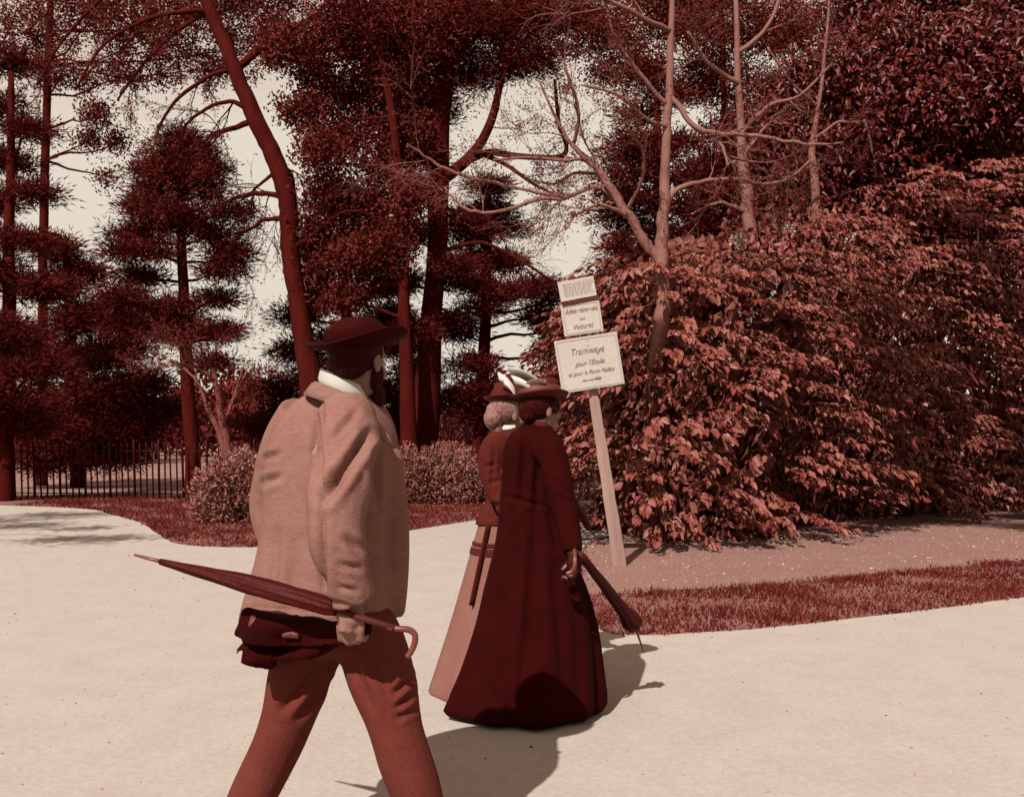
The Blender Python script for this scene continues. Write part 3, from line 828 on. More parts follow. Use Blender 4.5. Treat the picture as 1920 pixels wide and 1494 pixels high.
def boughs():
    """leafy boughs that stand out of the bank in uneven tiers, leaves hanging along their ends"""
    pos, dr, fc, ln, tubes = [], [], [], [], []
    t = 0.0
    while t < HL:
        t += .108
        z = .12 + rng.uniform(0, .3)
        xy, nn, h = hedge_frame(np.array([t]))
        while z < h[0]:
            tt = t + rng.normal() * .12
            v_ = z / h[0]
            lump = noise.noise(Vector((tt * 1.0, v_ * 5.0, 2.0)))
            gate = noise.noise(Vector((tt * 1.25, z * 2.6, 11.0)))
            zz = z + .13 * noise.noise(Vector((tt * .9, z, 5.0)))
            z += rng.uniform(.24, .44)
            if gate < .10 - .22 * v_: continue
            tc = np.clip(np.array([tt]), 0, HL)
            xy1, n1, h1_, _, o1 = hedge_surface(tc, np.array([v_]), lump)
            nrm = np.array([n1[0, 0], n1[0, 1], 0]); sd = np.array([-n1[0, 1], n1[0, 0], 0])
            reach = rng.uniform(.16, .5) + .25 * gate
            tip_o = o1[0] + reach
            yawv = rng.normal() * .35
            dirv = unit(nrm + sd * yawv)
            base = np.array([xy1[0, 0], xy1[0, 1], zz]) + nrm * (o1[0] - .45)
            m_ = int(rng.integers(14, 25))
            s_ = np.linspace(.35, 1.05, m_) + rng.normal(size=m_) * .03
            Lb = reach + .45
            arch = lambda q: .16 * q - .26 * q ** 2
            for q, k in zip(s_, range(m_)):
                sgn = 1 if k % 2 else -1
                p = base + dirv * Lb * q + np.array([0, 0, arch(q)])
                lat = sgn * rng.uniform(.5, 1.1) * (1.15 - q)
                d_ = dirv * (.35 + .5 * q) + sd * (lat + rng.normal() * .25) + np.array([0, 0, -rng.uniform(.25, .85)])
                pos.append(p + sd * sgn * .03); dr.append(d_)
                fc.append(dirv * .75 + np.array([0, 0, .75]) + rng.normal(size=3) * .5)
                ln.append(rng.uniform(.06, .15))
            if rng.uniform() < .35: tubes.append([base + dirv * Lb * q + np.array([0, 0, arch(q) - .005]) for q in (0, .35, .7, 1.0)])
    return np.array(pos), np.array(dr), np.array(fc), np.array(ln), tubes
pos, d, f, L, bough_lines = boughs()
print('hedge leaves', len(pos))
# the leaves that show largest are single leaves
dist = pos[:, 1]
pxs = CX + pos[:, 0] / pos[:, 1] * F
pys = HY - (pos[:, 2] - CAM_H) / pos[:, 1] * F
Dn = unit(d); Sn = unit(np.cross(Dn, f)); Nn = np.cross(Sn, Dn)
facing = -Nn[:, 1]
score = L / dist * np.clip(facing, 0, 1) * np.where((pxs > 1080) & (pxs < 1900) & (pys > 480), 1, 0)
score *= rng.uniform(.75, 1, len(score))
big = np.argsort(-score)[:300]
leafV, leafT = leaf_tris(np.zeros((1, 3)), np.array([[0, 1., 0]]), np.array([[0, 0, 1.]]), 1.0, .56, 'broad')
leaf_me = tri_mesh('leaf', leafV, leafT); leaf_me.materials.append(M['hedge'])
for i in big:
    o = link('leaf', leaf_me)
    s = L[i]
    mt = Matrix((tuple(Sn[i] * s), tuple(Dn[i] * s), tuple(Nn[i] * s))).transposed().to_4x4()
    mt.translation = Vector(pos[i]) - Vector(hedge.location)
    o.parent = hedge
    o.matrix_local = mt
rest = np.ones(len(pos), bool); rest[big] = False
lv = Leaves()
lv.add(*leaf_tris(pos[rest], d[rest], f[rest], L[rest], L[rest] * .56, 'broad'))
for cnt, inn, l0, l1 in ((7000, .85, .08, .15), (12000, 1.25, .12, .2), (12000, 1.8, .16, .26), (16000, 2.4, .2, .3)):
    C2, N2 = hedge_points(cnt, inn + rng.uniform(-.15, .15, cnt))
    d2 = rand_dir(cnt) * .8 + np.array([0, 0, -.8])
    L2 = rng.uniform(l0, l1, cnt)
    lv.add(*leaf_tris(C2, d2, rand_dir(cnt) + np.array([.2, .1, .2]), L2, L2 * .62, 'broad'))
lv.build('foliage', M['hedge'], hedge, kind='stuff')
sm = MB()
for i in range(120):
    t = rng.uniform(0, HL, 1); xy, nn, h = hedge_frame(np.array([float(t[0])]))
    a = Vector((*(xy[0] - nn[0] * rng.uniform(.5, 1.1)), -.05))
    b = Vector((*(xy[0] + nn[0] * rng.uniform(-.4, .15)), h[0] * rng.uniform(.25, .85)))
    sm.tube(limb_walk(a, b, 5, .1), [.022, .018, .014, .011, .008, .005], 5)
for bl_ in bough_lines: sm.tube([Vector(q) for q in bl_], [.010, .008, .006, .003], 4, cap=False)
sm.build('stem', M['twig'], hedge)
bl = Leaves()
for (px, py, k) in ((1388, 455, 7), (1378, 440, 4), (1448, 530, 3), (1442, 565, 5), (1412, 585, 4), (1404, 600, 3), (1470, 425, 3), (1480, 432, 3), (1160, 530, 3), (1130, 538, 3), (1596, 438, 2)):
    c = np.array(P(px, py, 12.4 if px < 1460 else 13.2))
    for q in range(k):
        cc = c + rng.normal(size=3) * np.array([.05, .03, .05])
        m_ = 6
        bl.add(*leaf_tris(np.repeat(cc[None], m_, 0), rand_dir(m_) + np.array([0, -.5, .2]), rand_dir(m_) + np.array([0, -1, .5]), .05, .035, 'diamond'))
bl.build('blossom', M['blossom'], hedge)

# ------------------------------------------------------------------ signboards on the leaning post
sign = thing('sign_post', 'tall leaning post with three white hand-lettered direction boards at the edge of the hedge', 'sign', P(1162, 1062, 10.05))
pb = MB()
foot = P(1163, 1062, 10.05); foot.z = -.15
def post_at(py):
    t = (py - 520) / (1062 - 520)
    return P(1079 + (1163 - 1079) * t, py, 10.05)
rings = []
for i, py in enumerate(range(536, 1090, 12)):
    c = post_at(py)
    w = .040 + .034 * (py - 536) / 530
    nv = noise.noise_vector(Vector((c.z * 6, 3, 1))) * .005
    if py < 745: w *= .85
    ring = []
    for k, (a, b) in enumerate(((-1, -.25), (-.2, -1), (.85, -.62), (1, .3), (.2, 1), (-.8, .7))):
        kn = noise.noise(Vector((k * 4.1, c.z * 5.0, 8))) * .006
        ring.append(c + Vector(((a * w) + nv.x + kn, b * w * .8 + nv.y, 0)))
    rings.append(ring)
pb.loft(rings[::-1])
post = pb.build('post', M['post'], sign, smooth=False)

def make_board(cx, cy, w, h, tilt, thick, lines, dy, yaw=0.0, top=False, frame=True):
    c = P(cx, cy, 10.05 - dy)
    rot = Matrix.Rotation(R(tilt), 4, 'Y') @ Matrix.Rotation(R(yaw), 4, 'Z')
    bm = bmesh.new()
    bmesh.ops.create_cube(bm, size=1)
    bmesh.ops.scale(bm, vec=(w, thick, h), verts=bm.verts)
    bmesh.ops.bevel(bm, geom=list(bm.edges), offset=.004, segments=2, affect='EDGES')
    bmesh.ops.subdivide_edges(bm, edges=[e for e in bm.edges if e.calc_length() > .1], cuts=3, use_grid_fill=True)
    for v_ in bm.verts:                      # boards that have warped in the weather
        v_.co.y += .006 * math.sin(v_.co.x * 7 + cx) * (1 if top else .6)
        v_.co.z += .004 * noise.noise(Vector((v_.co.x * 6, cx, v_.co.z * 6)))
    me = bpy.data.meshes.new('board'); bm.to_mesh(me); bm.free()
    b = link('board', me, M['board'])
    b.matrix_world = Matrix.Translation(c) @ rot
    b.parent = sign
    b.location = c - Vector(sign.location)
    y = -thick / 2 - .0075
    if frame:
        fr = MB()
        m_ = .022
        for (x0, z0, x1, z1) in ((-1, 1, 1, 1), (-1, -1, 1, -1), (-1, -1, -1, 1), (1, -1, 1, 1)):
            ax, az, bx_, bz = x0 * (w / 2 - m_), z0 * (h / 2 - m_), x1 * (w / 2 - m_), z1 * (h / 2 - m_)
            fr.box(((ax + bx_) / 2, y + .001, (az + bz) / 2), (abs(bx_ - ax) + .003, .002, abs(bz - az) + .003))
        o = link('painted_border', fr.mesh('painted_border', False), M['paintlight']); o.parent = b
    for (txt, size, px_, pz, shear) in lines:
        cu = bpy.data.curves.new('lettering', 'FONT')
        cu.body = txt; cu.size = size; cu.shear = shear; cu.align_x = 'CENTER'; cu.align_y = 'CENTER'; cu.extrude = .0008; cu.offset = -.0004
        to = bpy.data.objects.new('tmp', cu); COL.objects.link(to)
        dg = bpy.context.evaluated_depsgraph_get()
        me = bpy.data.meshes.new_from_object(to.evaluated_get(dg))
        bpy.data.objects.remove(to)
        me.name = 'lettering'
        for v_ in me.vertices:               # the wavering line of a brush
            nv = noise.noise_vector(Vector((v_.co.x * 22, v_.co.y * 22, px_ * 9 + pz * 31)))
            v_.co.x += nv.x * .0045; v_.co.y += nv.y * .006
        o = link('lettering', me, M['paint']); me.materials.clear(); me.materials.append(M['paint'])
        o.parent = b
        o.location = (px_, y, pz); o.rotation_euler = (R(90), 0, 0)
        o.scale = (.85, 1, 1)
    return b
M['paintlight'] = mat('thin border paint', 0.40, 0.8, 0.2, 30)
big_b = make_board(1105, 680, .645, .54, -9.0, .022, [('Tramways', .098, -.01, .125, .35), ("pour l'Étoile", .072, .0, .0, .45), ('et pour la Porte Maillot', .058, 0, -.095, .45)], .085)
mid_b = make_board(1091, 597, .40, .325, -8.5, .02, [('Allée réservée', .066, 0, .085, .4), ('aux', .05, 0, .0, .4), ('Voitures', .072, -.005, -.08, .4)], .075)
top_b = make_board(1082, 542, .37, .205, -11, .03, [], .085, frame=False, top=True)
ar = MB()                                    # arrow at the foot of the big board
ar.box((.0, -.0182, -.172), (.14, .002, .005)); ar.box((.062, -.0186, -.168), (.06, .002, .02))
ar.add([(-.07, -.0192, -.16), (-.105, -.0192, -.172), (-.07, -.0192, -.184), (-.07, -.017, -.16), (-.105, -.017, -.172), (-.07, -.017, -.184)],
       [(0, 1, 2), (5, 4, 3), (0, 3, 4, 1), (1, 4, 5, 2), (2, 5, 3, 0)])
o = link('arrow', ar.mesh('arrow', False), M['paint']); o.parent = big_b
ln = MB()                                    # faint ruled lines of small writing on the top board
for i in range(7):
    z = .07 - .02 * i
    x = -.14
    while x < .14:
        w_ = random.uniform(.012, .05)
        ln.box((x + w_ / 2, -.0205, z + random.uniform(-.001, .001)), (w_, .0015, .004)); x += w_ + .010
o = link('small_writing', ln.mesh('small_writing', False), M['paintlight']); o.parent = top_b
sl = MB()
sl.box((0, 0, 0), (.385, .05, .045))  # dark slat in place of the shadow gap under the top board
o = link('shadow_strip', sl.mesh('shadow_strip', False), M['darkwood']); o.parent = top_b; o.location = (0.012, .02, -.13)
# iron straps and nails that hold the boards on the post
nl = MB()
for z in (.17, -.19, .22, .02): nl.ball((.005 + .03 * z, -.012, z), (.006, .004, .006), nu=8, nv=5)
o = link('nail', nl.mesh('nail'), M['iron']); o.parent = big_b
# ------------------------------------------------------------------ people
def ring(c, a, b, yaw, n=28, ph=None, tilt=(0, 0)):
    """an ellipse: half-width a across, b fore-and-aft, turned by yaw; tilt lifts it along x and y"""
    out = []
    for k in range(n):
        t = 2 * math.pi * k / n
        m_ = 1.0 if ph is None else ph(t)
        x = math.cos(t) * a * m_; y = math.sin(t) * b * m_
        X = x * math.cos(yaw) - y * math.sin(yaw); Y = x * math.sin(yaw) + y * math.cos(yaw)
        out.append(Vector((c[0] + X, c[1] + Y, c[2] + X * tilt[0] + Y * tilt[1])))
    return out

def silhouette_loft(mb, rows, d, depth, yaw=0.0, n=36, fold=None, turn=None):
    """rows: (py, left px, right px[, depth factor]) measured d metres away"""
    rows = [tuple(r) + (1.0,) * (4 - len(r)) for r in rows]
    rs = smooth_line(rows, 4)
    R_ = []
    for (py, l, r_, df) in rs:
        c = P((l + r_) / 2, py, d)
        a = (r_ - l) / 2 / F * d
        ph = (lambda t, py=py: fold(t, py)) if fold else None
        if turn is None:
            R_.append(ring(c, a, max(.02, a * depth * df), 0, n, ph))
        else:                                  # a boxy torso turned by the angle turn, scaled to the outline
            e = 2 / 2.7
            q = []
            for k in range(n):
                t = 2 * math.pi * k / n
                u = math.copysign(abs(math.cos(t)) ** e, math.cos(t)) * depth * df; w = math.copysign(abs(math.sin(t)) ** e, math.sin(t))
                q.append((u * math.cos(turn) - w * math.sin(turn), u * math.sin(turn) + w * math.cos(turn)))
            x0 = min(p[0] for p in q); x1 = max(p[0] for p in q); sc_ = 2 * a / (x1 - x0)
            R_.append([Vector((c.x + (p[0] - (x0 + x1) / 2) * sc_, c.y + p[1] * sc_, c.z)) for p in q])
    mb.loft(R_[::-1])

def head_parts(mb, c, yaw, pitch, H=0.225, roll=0.0):
    """skull, face and ears; x is forward in head space. H is the height of the head"""
    k = H / .225
    m3 = (Matrix.Rotation(yaw, 3, 'Z') @ Matrix.Rotation(pitch, 3, 'Y') @ Matrix.Rotation(roll, 3, 'X'))
    def at(x, y, z): return Vector(c) + m3 @ Vector((x * k, y * k, z * k))
    mb.ball(at(-.01, 0, .03), (.096 * k, .075 * k, .085 * k), m3)
    mb.ball(at(.028, 0, -.03), (.062 * k, .058 * k, .085 * k), m3)          # face
    mb.ball(at(.045, 0, -.078), (.040 * k, .042 * k, .032 * k), m3)          # jaw
    mb.ball(at(.078, 0, -.095), (.018 * k, .02 * k, .016 * k), m3)           # chin
    mb.tube([at(.082, 0, .018), at(.098, 0, -.008), at(.112, 0, -.032), at(.098, 0, -.042)], [.008 * k, .011 * k, .015 * k, .012 * k], 8)   # nose
    mb.ball(at(.076, 0, .03), (.02 * k, .055 * k, .012 * k), m3)             # brow
    mb.ball(at(.088, 0, -.062), (.013 * k, .024 * k, .006 * k), m3)          # lips
    mb.ball(at(.086, 0, -.073), (.012 * k, .02 * k, .006 * k), m3)
    for s in (-1, 1):
        mb.ball(at(-.002, s * .076, -.012), (.018 * k, .008 * k, .031 * k), m3)   # ear
        mb.ball(at(.062, s * .042, -.03), (.022 * k, .02 * k, .025 * k), m3)      # cheek
    return at, m3

def hand(mb, wrist, palm_dir, across, curl_dir, size=.18, curl=1.0, grip=.018):
    """palm, four bent fingers of unequal length and a thumb from the side of the palm"""
    p = Vector(palm_dir).normalized(); a = (Vector(across) - p * Vector(across).dot(p)).normalized(); q = Vector(curl_dir)
    q = (q - p * q.dot(p) - a * q.dot(a)).normalized()
    W = Vector(wrist); L = size
    mb.tube([W, W + p * L * .25, W + p * L * .5], [L * .13, L * .2, L * .2], 10, flat=.62)
    mb.ball(W + p * L * .28, (L * .2, L * .2, L * .17))
    for i, (off, ln) in enumerate(((-.165, .42), (-.055, .47), (.055, .44), (.165, .35))):
        base = W + p * L * (.48 - .02 * abs(i - 1)) + a * L * off * 1.05
        ang = [.55 * curl, 1.5 * curl, 2.5 * curl]
        pts = [base - p * L * .1, base]
        for an, fr in zip(ang, (.42, .32, .26)):
            pts.append(pts[-1] + (p * math.cos(an) + q * math.sin(an)) * L * ln * fr * 1.1)
        mb.tube(pts, [L * .055, L * .056, L * .052, L * .046, L * .036], 8)
    tb = W + p * L * .14 - a * L * .15
    t1 = tb + (p * .55 - a * .55 + q * .45).normalized() * L * .2
    t2 = t1 + (p * .6 + a * .1 + q * .8).normalized() * L * .16
    t3 = t2 + (p * .3 + a * .55 + q * .6).normalized() * L * .12
    mb.tube([tb, t1, t2, t3], [L * .09, L * .066, L * .056, L * .04], 8)

def crease_shape(creases, d_ref, noise_amp=.006, noise_scale=7.0, front_only=True):
    """press folds into cloth: (px0,py0,px1,py1,width px,depth m)"""
    def fn(me):
        n = len(me.vertices)
        co = np.empty(n * 3); me.vertices.foreach_get('co', co); co = co.reshape(-1, 3)
        no = np.empty(n * 3); me.vertices.foreach_get('normal', no); no = no.reshape(-1, 3)
        px = CX + co[:, 0] / co[:, 1] * F; py = HY - (co[:, 2] - CAM_H) / co[:, 1] * F
        push = np.zeros(n)
        for (x0, y0, x1, y1, w, dp) in creases:
            vx, vy = x1 - x0, y1 - y0; L = math.hypot(vx, vy)
            t = np.clip(((px - x0) * vx + (py - y0) * vy) / L ** 2, 0, 1)
            dx = px - (x0 + t * vx); dy = py - (y0 + t * vy)
            dd = np.hypot(dx, dy)
            amp = np.sin(np.pi * np.clip(t * .9 + .05, 0, 1)) ** .5
            g = np.exp(-(dd / w) ** 2) - .45 * np.exp(-((dd - w * 2.0) / (w * 1.0)) ** 2)
            push -= dp * amp * g * (no[:, 1] < .25)
        nz = np.array([noise.noise(Vector((q[0] * noise_scale, q[1] * noise_scale, q[2] * noise_scale * .6))) for q in co])
        push += nz * noise_amp
        co = co + no * push[:, None]
        me.vertices.foreach_set('co', co.ravel()); me.update()
    return fn

# ---- the man with the umbrella --------------------------------------------------
DM = 2.96
YAW = R(35)                                   # he walks to the right and away
Fm = Vector((math.cos(YAW), math.sin(YAW), 0)); Rm = Vector((math.sin(YAW), -math.cos(YAW), 0))
man = thing('person', 'man in a light tweed jacket and dark hat seen from behind, walking with an umbrella', 'person', (P(640, 1650, DM).x, DM, 0))

mb = MB()
head_c = P(672, 676, 2.98)
HYAW = R(62)
at, hm = head_parts(mb, head_c, HYAW, .16, .222)
mb.tube([P(628, 770, 3.0), P(637, 725, 2.98), P(652, 690, 2.97), head_c], [.07, .058, .055, .05], 14)
mb.tube([P(636, 1190, 3.0), P(632, 1080, 3.0), P(625, 960, 3.0), P(622, 850, 3.0), P(626, 780, 3.0)], [.09, .10, .12, .12, .08], 16)
sh_r = P(668, 800, 2.84); el_r = P(632, 985, 2.65); wr_r = P(668, 1128, 2.66)
sh_l = P(560, 800, 3.12); el_l = P(522, 950, 3.22); wr_l = P(560, 1100, 3.12)
for a_, b_, c_ in ((sh_r, el_r, wr_r), (sh_l, el_l, wr_l)):
    mb.tube([P(625, 800, 3.0), a_, b_, c_], [.06, .052, .042, .028], 12)
# umbrella axis: held in the hand near its handle
um_tip = P(252, 1040, 2.86); um_a = P(300, 1052, 2.83); um_b = P(632, 1140, 2.655); um_h = P(742, 1178, 2.61)
um_dir = (um_h - um_a).normalized()
grip_c = P(660, 1153, 2.645)
# the hand hangs down over the shaft, fingers closing round it on the side towards the camera
hand(mb, P(664, 1122, 2.68), Vector((-.12, -.12, -1)), um_dir, Vector((.05, -1, -.1)) * -1, size=.185, curl=1.0)
hand(mb, wr_l, Vector((.3, -.2, -1)), Vector((1, 0, .2)), Vector((0, -1, 0)), size=.18, curl=.7)
hipR = P(660, 1180, 2.88); hipL = P(590, 1180, 3.1)
knR = P(742, 1390, 2.88); anR = P(800, 1610, 2.92); knL = P(520, 1370, 3.08); anL = P(428, 1592, 3.14)
mb.tube([P(636, 1165, 3.0), P(690, 1200, 2.95), P(738, 1345, 2.9), anR], [.08, .065, .05, .036], 12)
mb.tube([P(636, 1165, 3.0), P(590, 1200, 3.05), P(540, 1345, 3.08), anL], [.08, .065, .05, .036], 12)
mb.fused('body', M['skin'], man, voxel=.0055, smooth=3)

jb = MB()
rowsJ = [(727, 600, 684, .9), (737, 580, 700, .9), (750, 558, 712), (768, 540, 724), (790, 525, 735), (820, 512, 744), (855, 505, 750), (900, 499, 756), (950, 497, 762), (1000, 493, 766), (1050, 482, 767),
         (1090, 470, 765), (1125, 460, 758), (1150, 453, 748), (1166, 452, 738)]
silhouette_loft(jb, rowsJ, 3.05, .84, turn=R(72), n=48)
# sleeves
sl_r = smooth_line([(*P(650, 775, 2.86), .085), (*P(652, 830, 2.76), .090), (*P(640, 900, 2.68), .082), (*P(632, 985, 2.64), .076), (*P(644, 1060, 2.64), .068), (*P(664, 1124, 2.665), .060)], 4)
jb.tube([q[:3] for q in sl_r], [q[3] for q in sl_r], 18)
sl_l = smooth_line([(*P(570, 775, 3.10), .08), (*P(545, 830, 3.16), .088), (*P(520, 905, 3.22), .08), (*P(512, 960, 3.24), .076), (*P(535, 1040, 3.2), .066), (*P(565, 1100, 3.12), .058)], 4)
jb.tube([q[:3] for q in sl_l], [q[3] for q in sl_l], 18)
creases = [(692, 812, 655, 868, 9, .028), (655, 868, 612, 934, 10, .030), (600, 785, 592, 850, 7, .012), (668, 772, 632, 812, 7, .014), (704, 850, 712, 950, 9, .02),
           (596, 850, 604, 945, 9, .012), (640, 800, 618, 830, 6, .008), (745, 850, 749, 1150, 8, -.034), (500, 860, 522, 850, 6, .012), (497, 905, 524, 893, 7, .013),
           (605, 960, 606, 1140, 8, .010), (560, 1010, 545, 1140, 12, .008), (520, 1000, 505, 1140, 10, .010), (650, 1010, 676, 1030, 8, .012), (640, 1058, 672, 1066, 6, .010), (636, 1100, 668, 1108, 5, .008), (604, 752, 606, 1140, 3.5, .007), (560, 1110, 700, 1150, 5, .006), (470, 1138, 740, 1156, 4, .004), (540, 830, 560, 1000, 14, .006), (625, 700, 655, 735, 5, .004)]
jk = jb.fused('jacket', M['jacket'], man, voxel=.0075, smooth=5, shape=crease_shape(creases, 3.0, .005, 6))
# collar of the jacket standing round the neck
cb = MB()
def neck_ring(py_l, py_r, pxl, pxr, d, out):
    l = P(pxl, py_l, d); r_ = P(pxr, py_r, d)
    c = (l + r_) / 2; a = (r_.x - l.x) / 2 + out
    return ring(c, a, a * .95, 0, 24, None, ((r_.z - l.z) / max(.01, (r_.x - l.x)), -0.05))
cb.loft([neck_ring(718, 752, 600, 684, 2.98, .012), neck_ring(722, 764, 592, 690, 2.98, .012), neck_ring(742, 786, 576, 704, 2.98, .012), neck_ring(744, 788, 577, 703, 2.98, .002), neck_ring(721, 756, 602, 682, 2.98, .004)], cap=False)
cb.build('jacket_collar', M['jacket'], man)
cb = MB()
cb.loft([neck_ring(693, 724, 606, 679, 2.98, .008), neck_ring(712, 746, 603, 683, 2.98, .010), neck_ring(730, 764, 600, 684, 2.98, -.004), neck_ring(730, 764, 602, 682, 2.98, -.012), neck_ring(694, 725, 609, 676, 2.98, .002)], cap=False)
cb.build('shirt_collar', M['white'], man)
for bx_, by_ in ((634, 1101), (639, 1119)):
    nb = MB(); nb.ball(P(bx_, by_, 2.607), (.008, .005, .008), nu=10, nv=6); nb.build('cuff_button', M['leather'], man)
# lapel edge on the far right
lb = MB()
lb.tube([P(690, 765, 2.90), P(706, 795, 2.88), P(724, 822, 2.88), P(741, 838, 2.90)], [.006, .012, .016, .008], 8, flat=.5)
lb.build('lapel', M['jacket'], man)

tb = MB()
for (line, yo) in (([(1150, 625, .125, 2.97), (1200, 690, .105, 2.93), (1270, 716, .098, 2.90), (1345, 738, .084, 2.88), (1420, 758, .080, 2.88), (1500, 784, .076, 2.90), (1600, 806, .074, 2.94), (1628, 812, .078, 2.95)], 0),
                   ([(1150, 610, .125, 3.02), (1200, 586, .108, 3.05), (1270, 560, .098, 3.07), (1345, 540, .086, 3.08), (1420, 508, .080, 3.1), (1500, 470, .074, 3.12), (1570, 436, .070, 3.14), (1605, 420, .074, 3.15)], 0)):
    sm_ = smooth_line([(*P(px, py, d), r_) for py, px, r_, d in line], 4)
    tb.tube([q[:3] for q in sm_], [q[3] for q in sm_], 18)
tb.ball(P(626, 1160, 2.99), (.17, .14, .12))
cr = [(600, 1250, 530, 1330, 8, .016), (610, 1275, 560, 1345, 8, .014), (560, 1225, 520, 1240, 6, .01), (770, 1270, 740, 1300, 6, .012), (775, 1300, 745, 1325, 6, .012), (780, 1330, 745, 1345, 6, .01), (690, 1220, 730, 1300, 9, .010), (660, 1240, 700, 1330, 8, .008)]
tb.fused('trousers', M['trouser'], man, voxel=.0075, smooth=4, shape=crease_shape(cr, 2.95, .007, 8))
for (a_, h_) in ((anR, 0), (anL, .9)):
    sb = MB()
    hm2 = Matrix.Rotation(YAW, 3, 'Z') @ Matrix.Rotation(h_, 3, 'Y')
    z0 = .0 if h_ == 0 else .03
    b0 = Vector((a_.x, a_.y, z0 + .06))
    sb.ball(b0 + hm2 @ Vector((.0, 0, .03)), (.055, .045, .075), hm2)
    sb.ball(b0 + hm2 @ Vector((.06, 0, -.015)), (.12, .046, .042), hm2)
    sb.ball(b0 + hm2 @ Vector((.12, 0, -.02)), (.07, .045, .034), hm2)
    sb.fused('shoe', M['leather'], man, voxel=.008, smooth=3)
# hair and beard
hb = MB()
hb.ball(at(-.022, 0, .03), (.094, .082, .082), hm); hb.ball(at(-.05, 0, -.02), (.055, .068, .052), hm)
hb.fused('hair', M['hairdark'], man, voxel=.006, smooth=2)
hb = MB()
hb.ball(at(.075, 0, -.10), (.045, .052, .06), hm); hb.ball(at(.03, .055, -.05), (.03, .014, .05), hm); hb.ball(at(.03, -.055, -.05), (.03, .014, .05), hm)
hb.fused('beard', M['hairdark'], man, voxel=.006, smooth=2)
for s in (-1, 1):
    eb = MB(); eb.ball(at(.083, s * .033, .006), .011); eb.build('eye', M['white'], man)
# hat: broad brim tipped back, rounded crown
def hat(parent, c, yaw, pitch, roll, brim, brim2, crown, hcrown, material, band=None, dome=True, curl=.02, name='hat', top_r=.86):
    m3 = Matrix.Rotation(yaw, 3, 'Z') @ Matrix.Rotation(pitch, 3, 'Y') @ Matrix.Rotation(roll, 3, 'X')
    def rr(rx, ry, z, wave=0.0):
        out = []
        for k in range(40):
            t = 2 * math.pi * k / 40
            out.append(Vector(c) + m3 @ Vector((math.cos(t) * rx, math.sin(t) * ry, z + wave * math.sin(t) ** 2)))
        return out
    h_ = MB()
    prof = [rr(crown[0] * .9, crown[1] * .9, -.012), rr(crown[0] + .01, crown[1] + .01, -.008), rr((brim + crown[0]) / 2, (brim2 + crown[1]) / 2, -.006, curl * .3), rr(brim, brim2, 0, curl), rr(brim + .003, brim2 + .003, .006, curl),
            rr((brim + crown[0]) / 2, (brim2 + crown[1]) / 2, .005, curl * .3), rr(crown[0] + .006, crown[1] + .006, .006)]
    if dome:
        for i in range(1, 8):
            a = i / 7 * math.pi / 2
            prof.append(rr(crown[0] * (math.cos(a) ** .55 if i < 7 else .04), crown[1] * (math.cos(a) ** .55 if i < 7 else .04), hcrown * (.2 + .8 * math.sin(a))))
    else:
        prof += [rr(crown[0], crown[1], .012), rr(crown[0] * .97, crown[1] * .97, hcrown * .5), rr(crown[0] * (top_r + .06), crown[1] * (top_r + .06), hcrown * .96), rr(crown[0] * top_r, crown[1] * top_r, hcrown), rr(.01, .01, hcrown + .003)]
    h_.loft(prof)
    o = h_.build(name, material, parent)
    if band:
        b_ = MB()
        b_.loft([rr(crown[0] + .008, crown[1] + .008, .008), rr(crown[0] + .009, crown[1] + .009, .02), rr(crown[0] + .006, crown[1] + .006, .045), rr(crown[0] - .006, crown[1] - .006, .046)], cap=False)
        bo = b_.build('hat_band', band)
        bo.parent = o; bo.location = (0, 0, 0)
        if parent: bo.matrix_parent_inverse = Matrix.Identity(4)
    return (lambda x, y, z: Vector(c) + m3 @ Vector((x, y, z))), o
hat(man, at(-.012, 0, .047), HYAW, -.10, -.10, .165, .150, (.098, .088), .082, M['felt'], M['black'], True, .028)

umb = thing('umbrella', 'furled dark umbrella with a cane crook, held level in the hand of the man', 'umbrella', grip_c)
ub = MB()
rings_ = []
ax_u = um_dir.cross(Vector((0, 0, 1))).normalized(); ax_v = ax_u.cross(um_dir)
for i in range(25):
    t = i / 24
    c = um_a.lerp(um_b, t)
    r0 = (.008 + .015 * min(1, t * 1.9) + .002 * math.sin(t * 3)) * (1.0 if t < .97 else .86)
    ring_ = []
    for k in range(28):
        a_ = 2 * math.pi * k / 28
        pl = 1 + .13 * math.sin(8 * a_ + t * 9) + .10 * math.sin(3 * a_ + 5 * t)
        ring_.append(c + (ax_u * math.cos(a_) + ax_v * math.sin(a_)) * r0 * pl)
    rings_.append(ring_)
ub.loft(rings_)
ub.build('canopy', M['umbrella'], umb)
ub = MB(); ub.tube([um_tip, um_tip.lerp(um_a, .4), um_a.lerp(um_b, .04)], [.0035, .005, .006], 8); ub.build('ferrule', M['handle'], umb)
ub = MB(); ub.tube([um_b - um_dir * .03, grip_c, um_h], [.009, .009, .009], 10); ub.build('shaft', M['darkwood'], umb)
ub = MB()
hk = smooth_line([um_h - um_dir * .04, um_h, P(766, 1180, 2.61), P(778, 1190, 2.61), P(777, 1207, 2.61), P(769, 1224, 2.61), P(762, 1232, 2.61)], 4)
ub.tube(hk, [.0085] * (len(hk) - 2) + [.0075, .004], 10); ub.build('crook', M['handle'], umb)

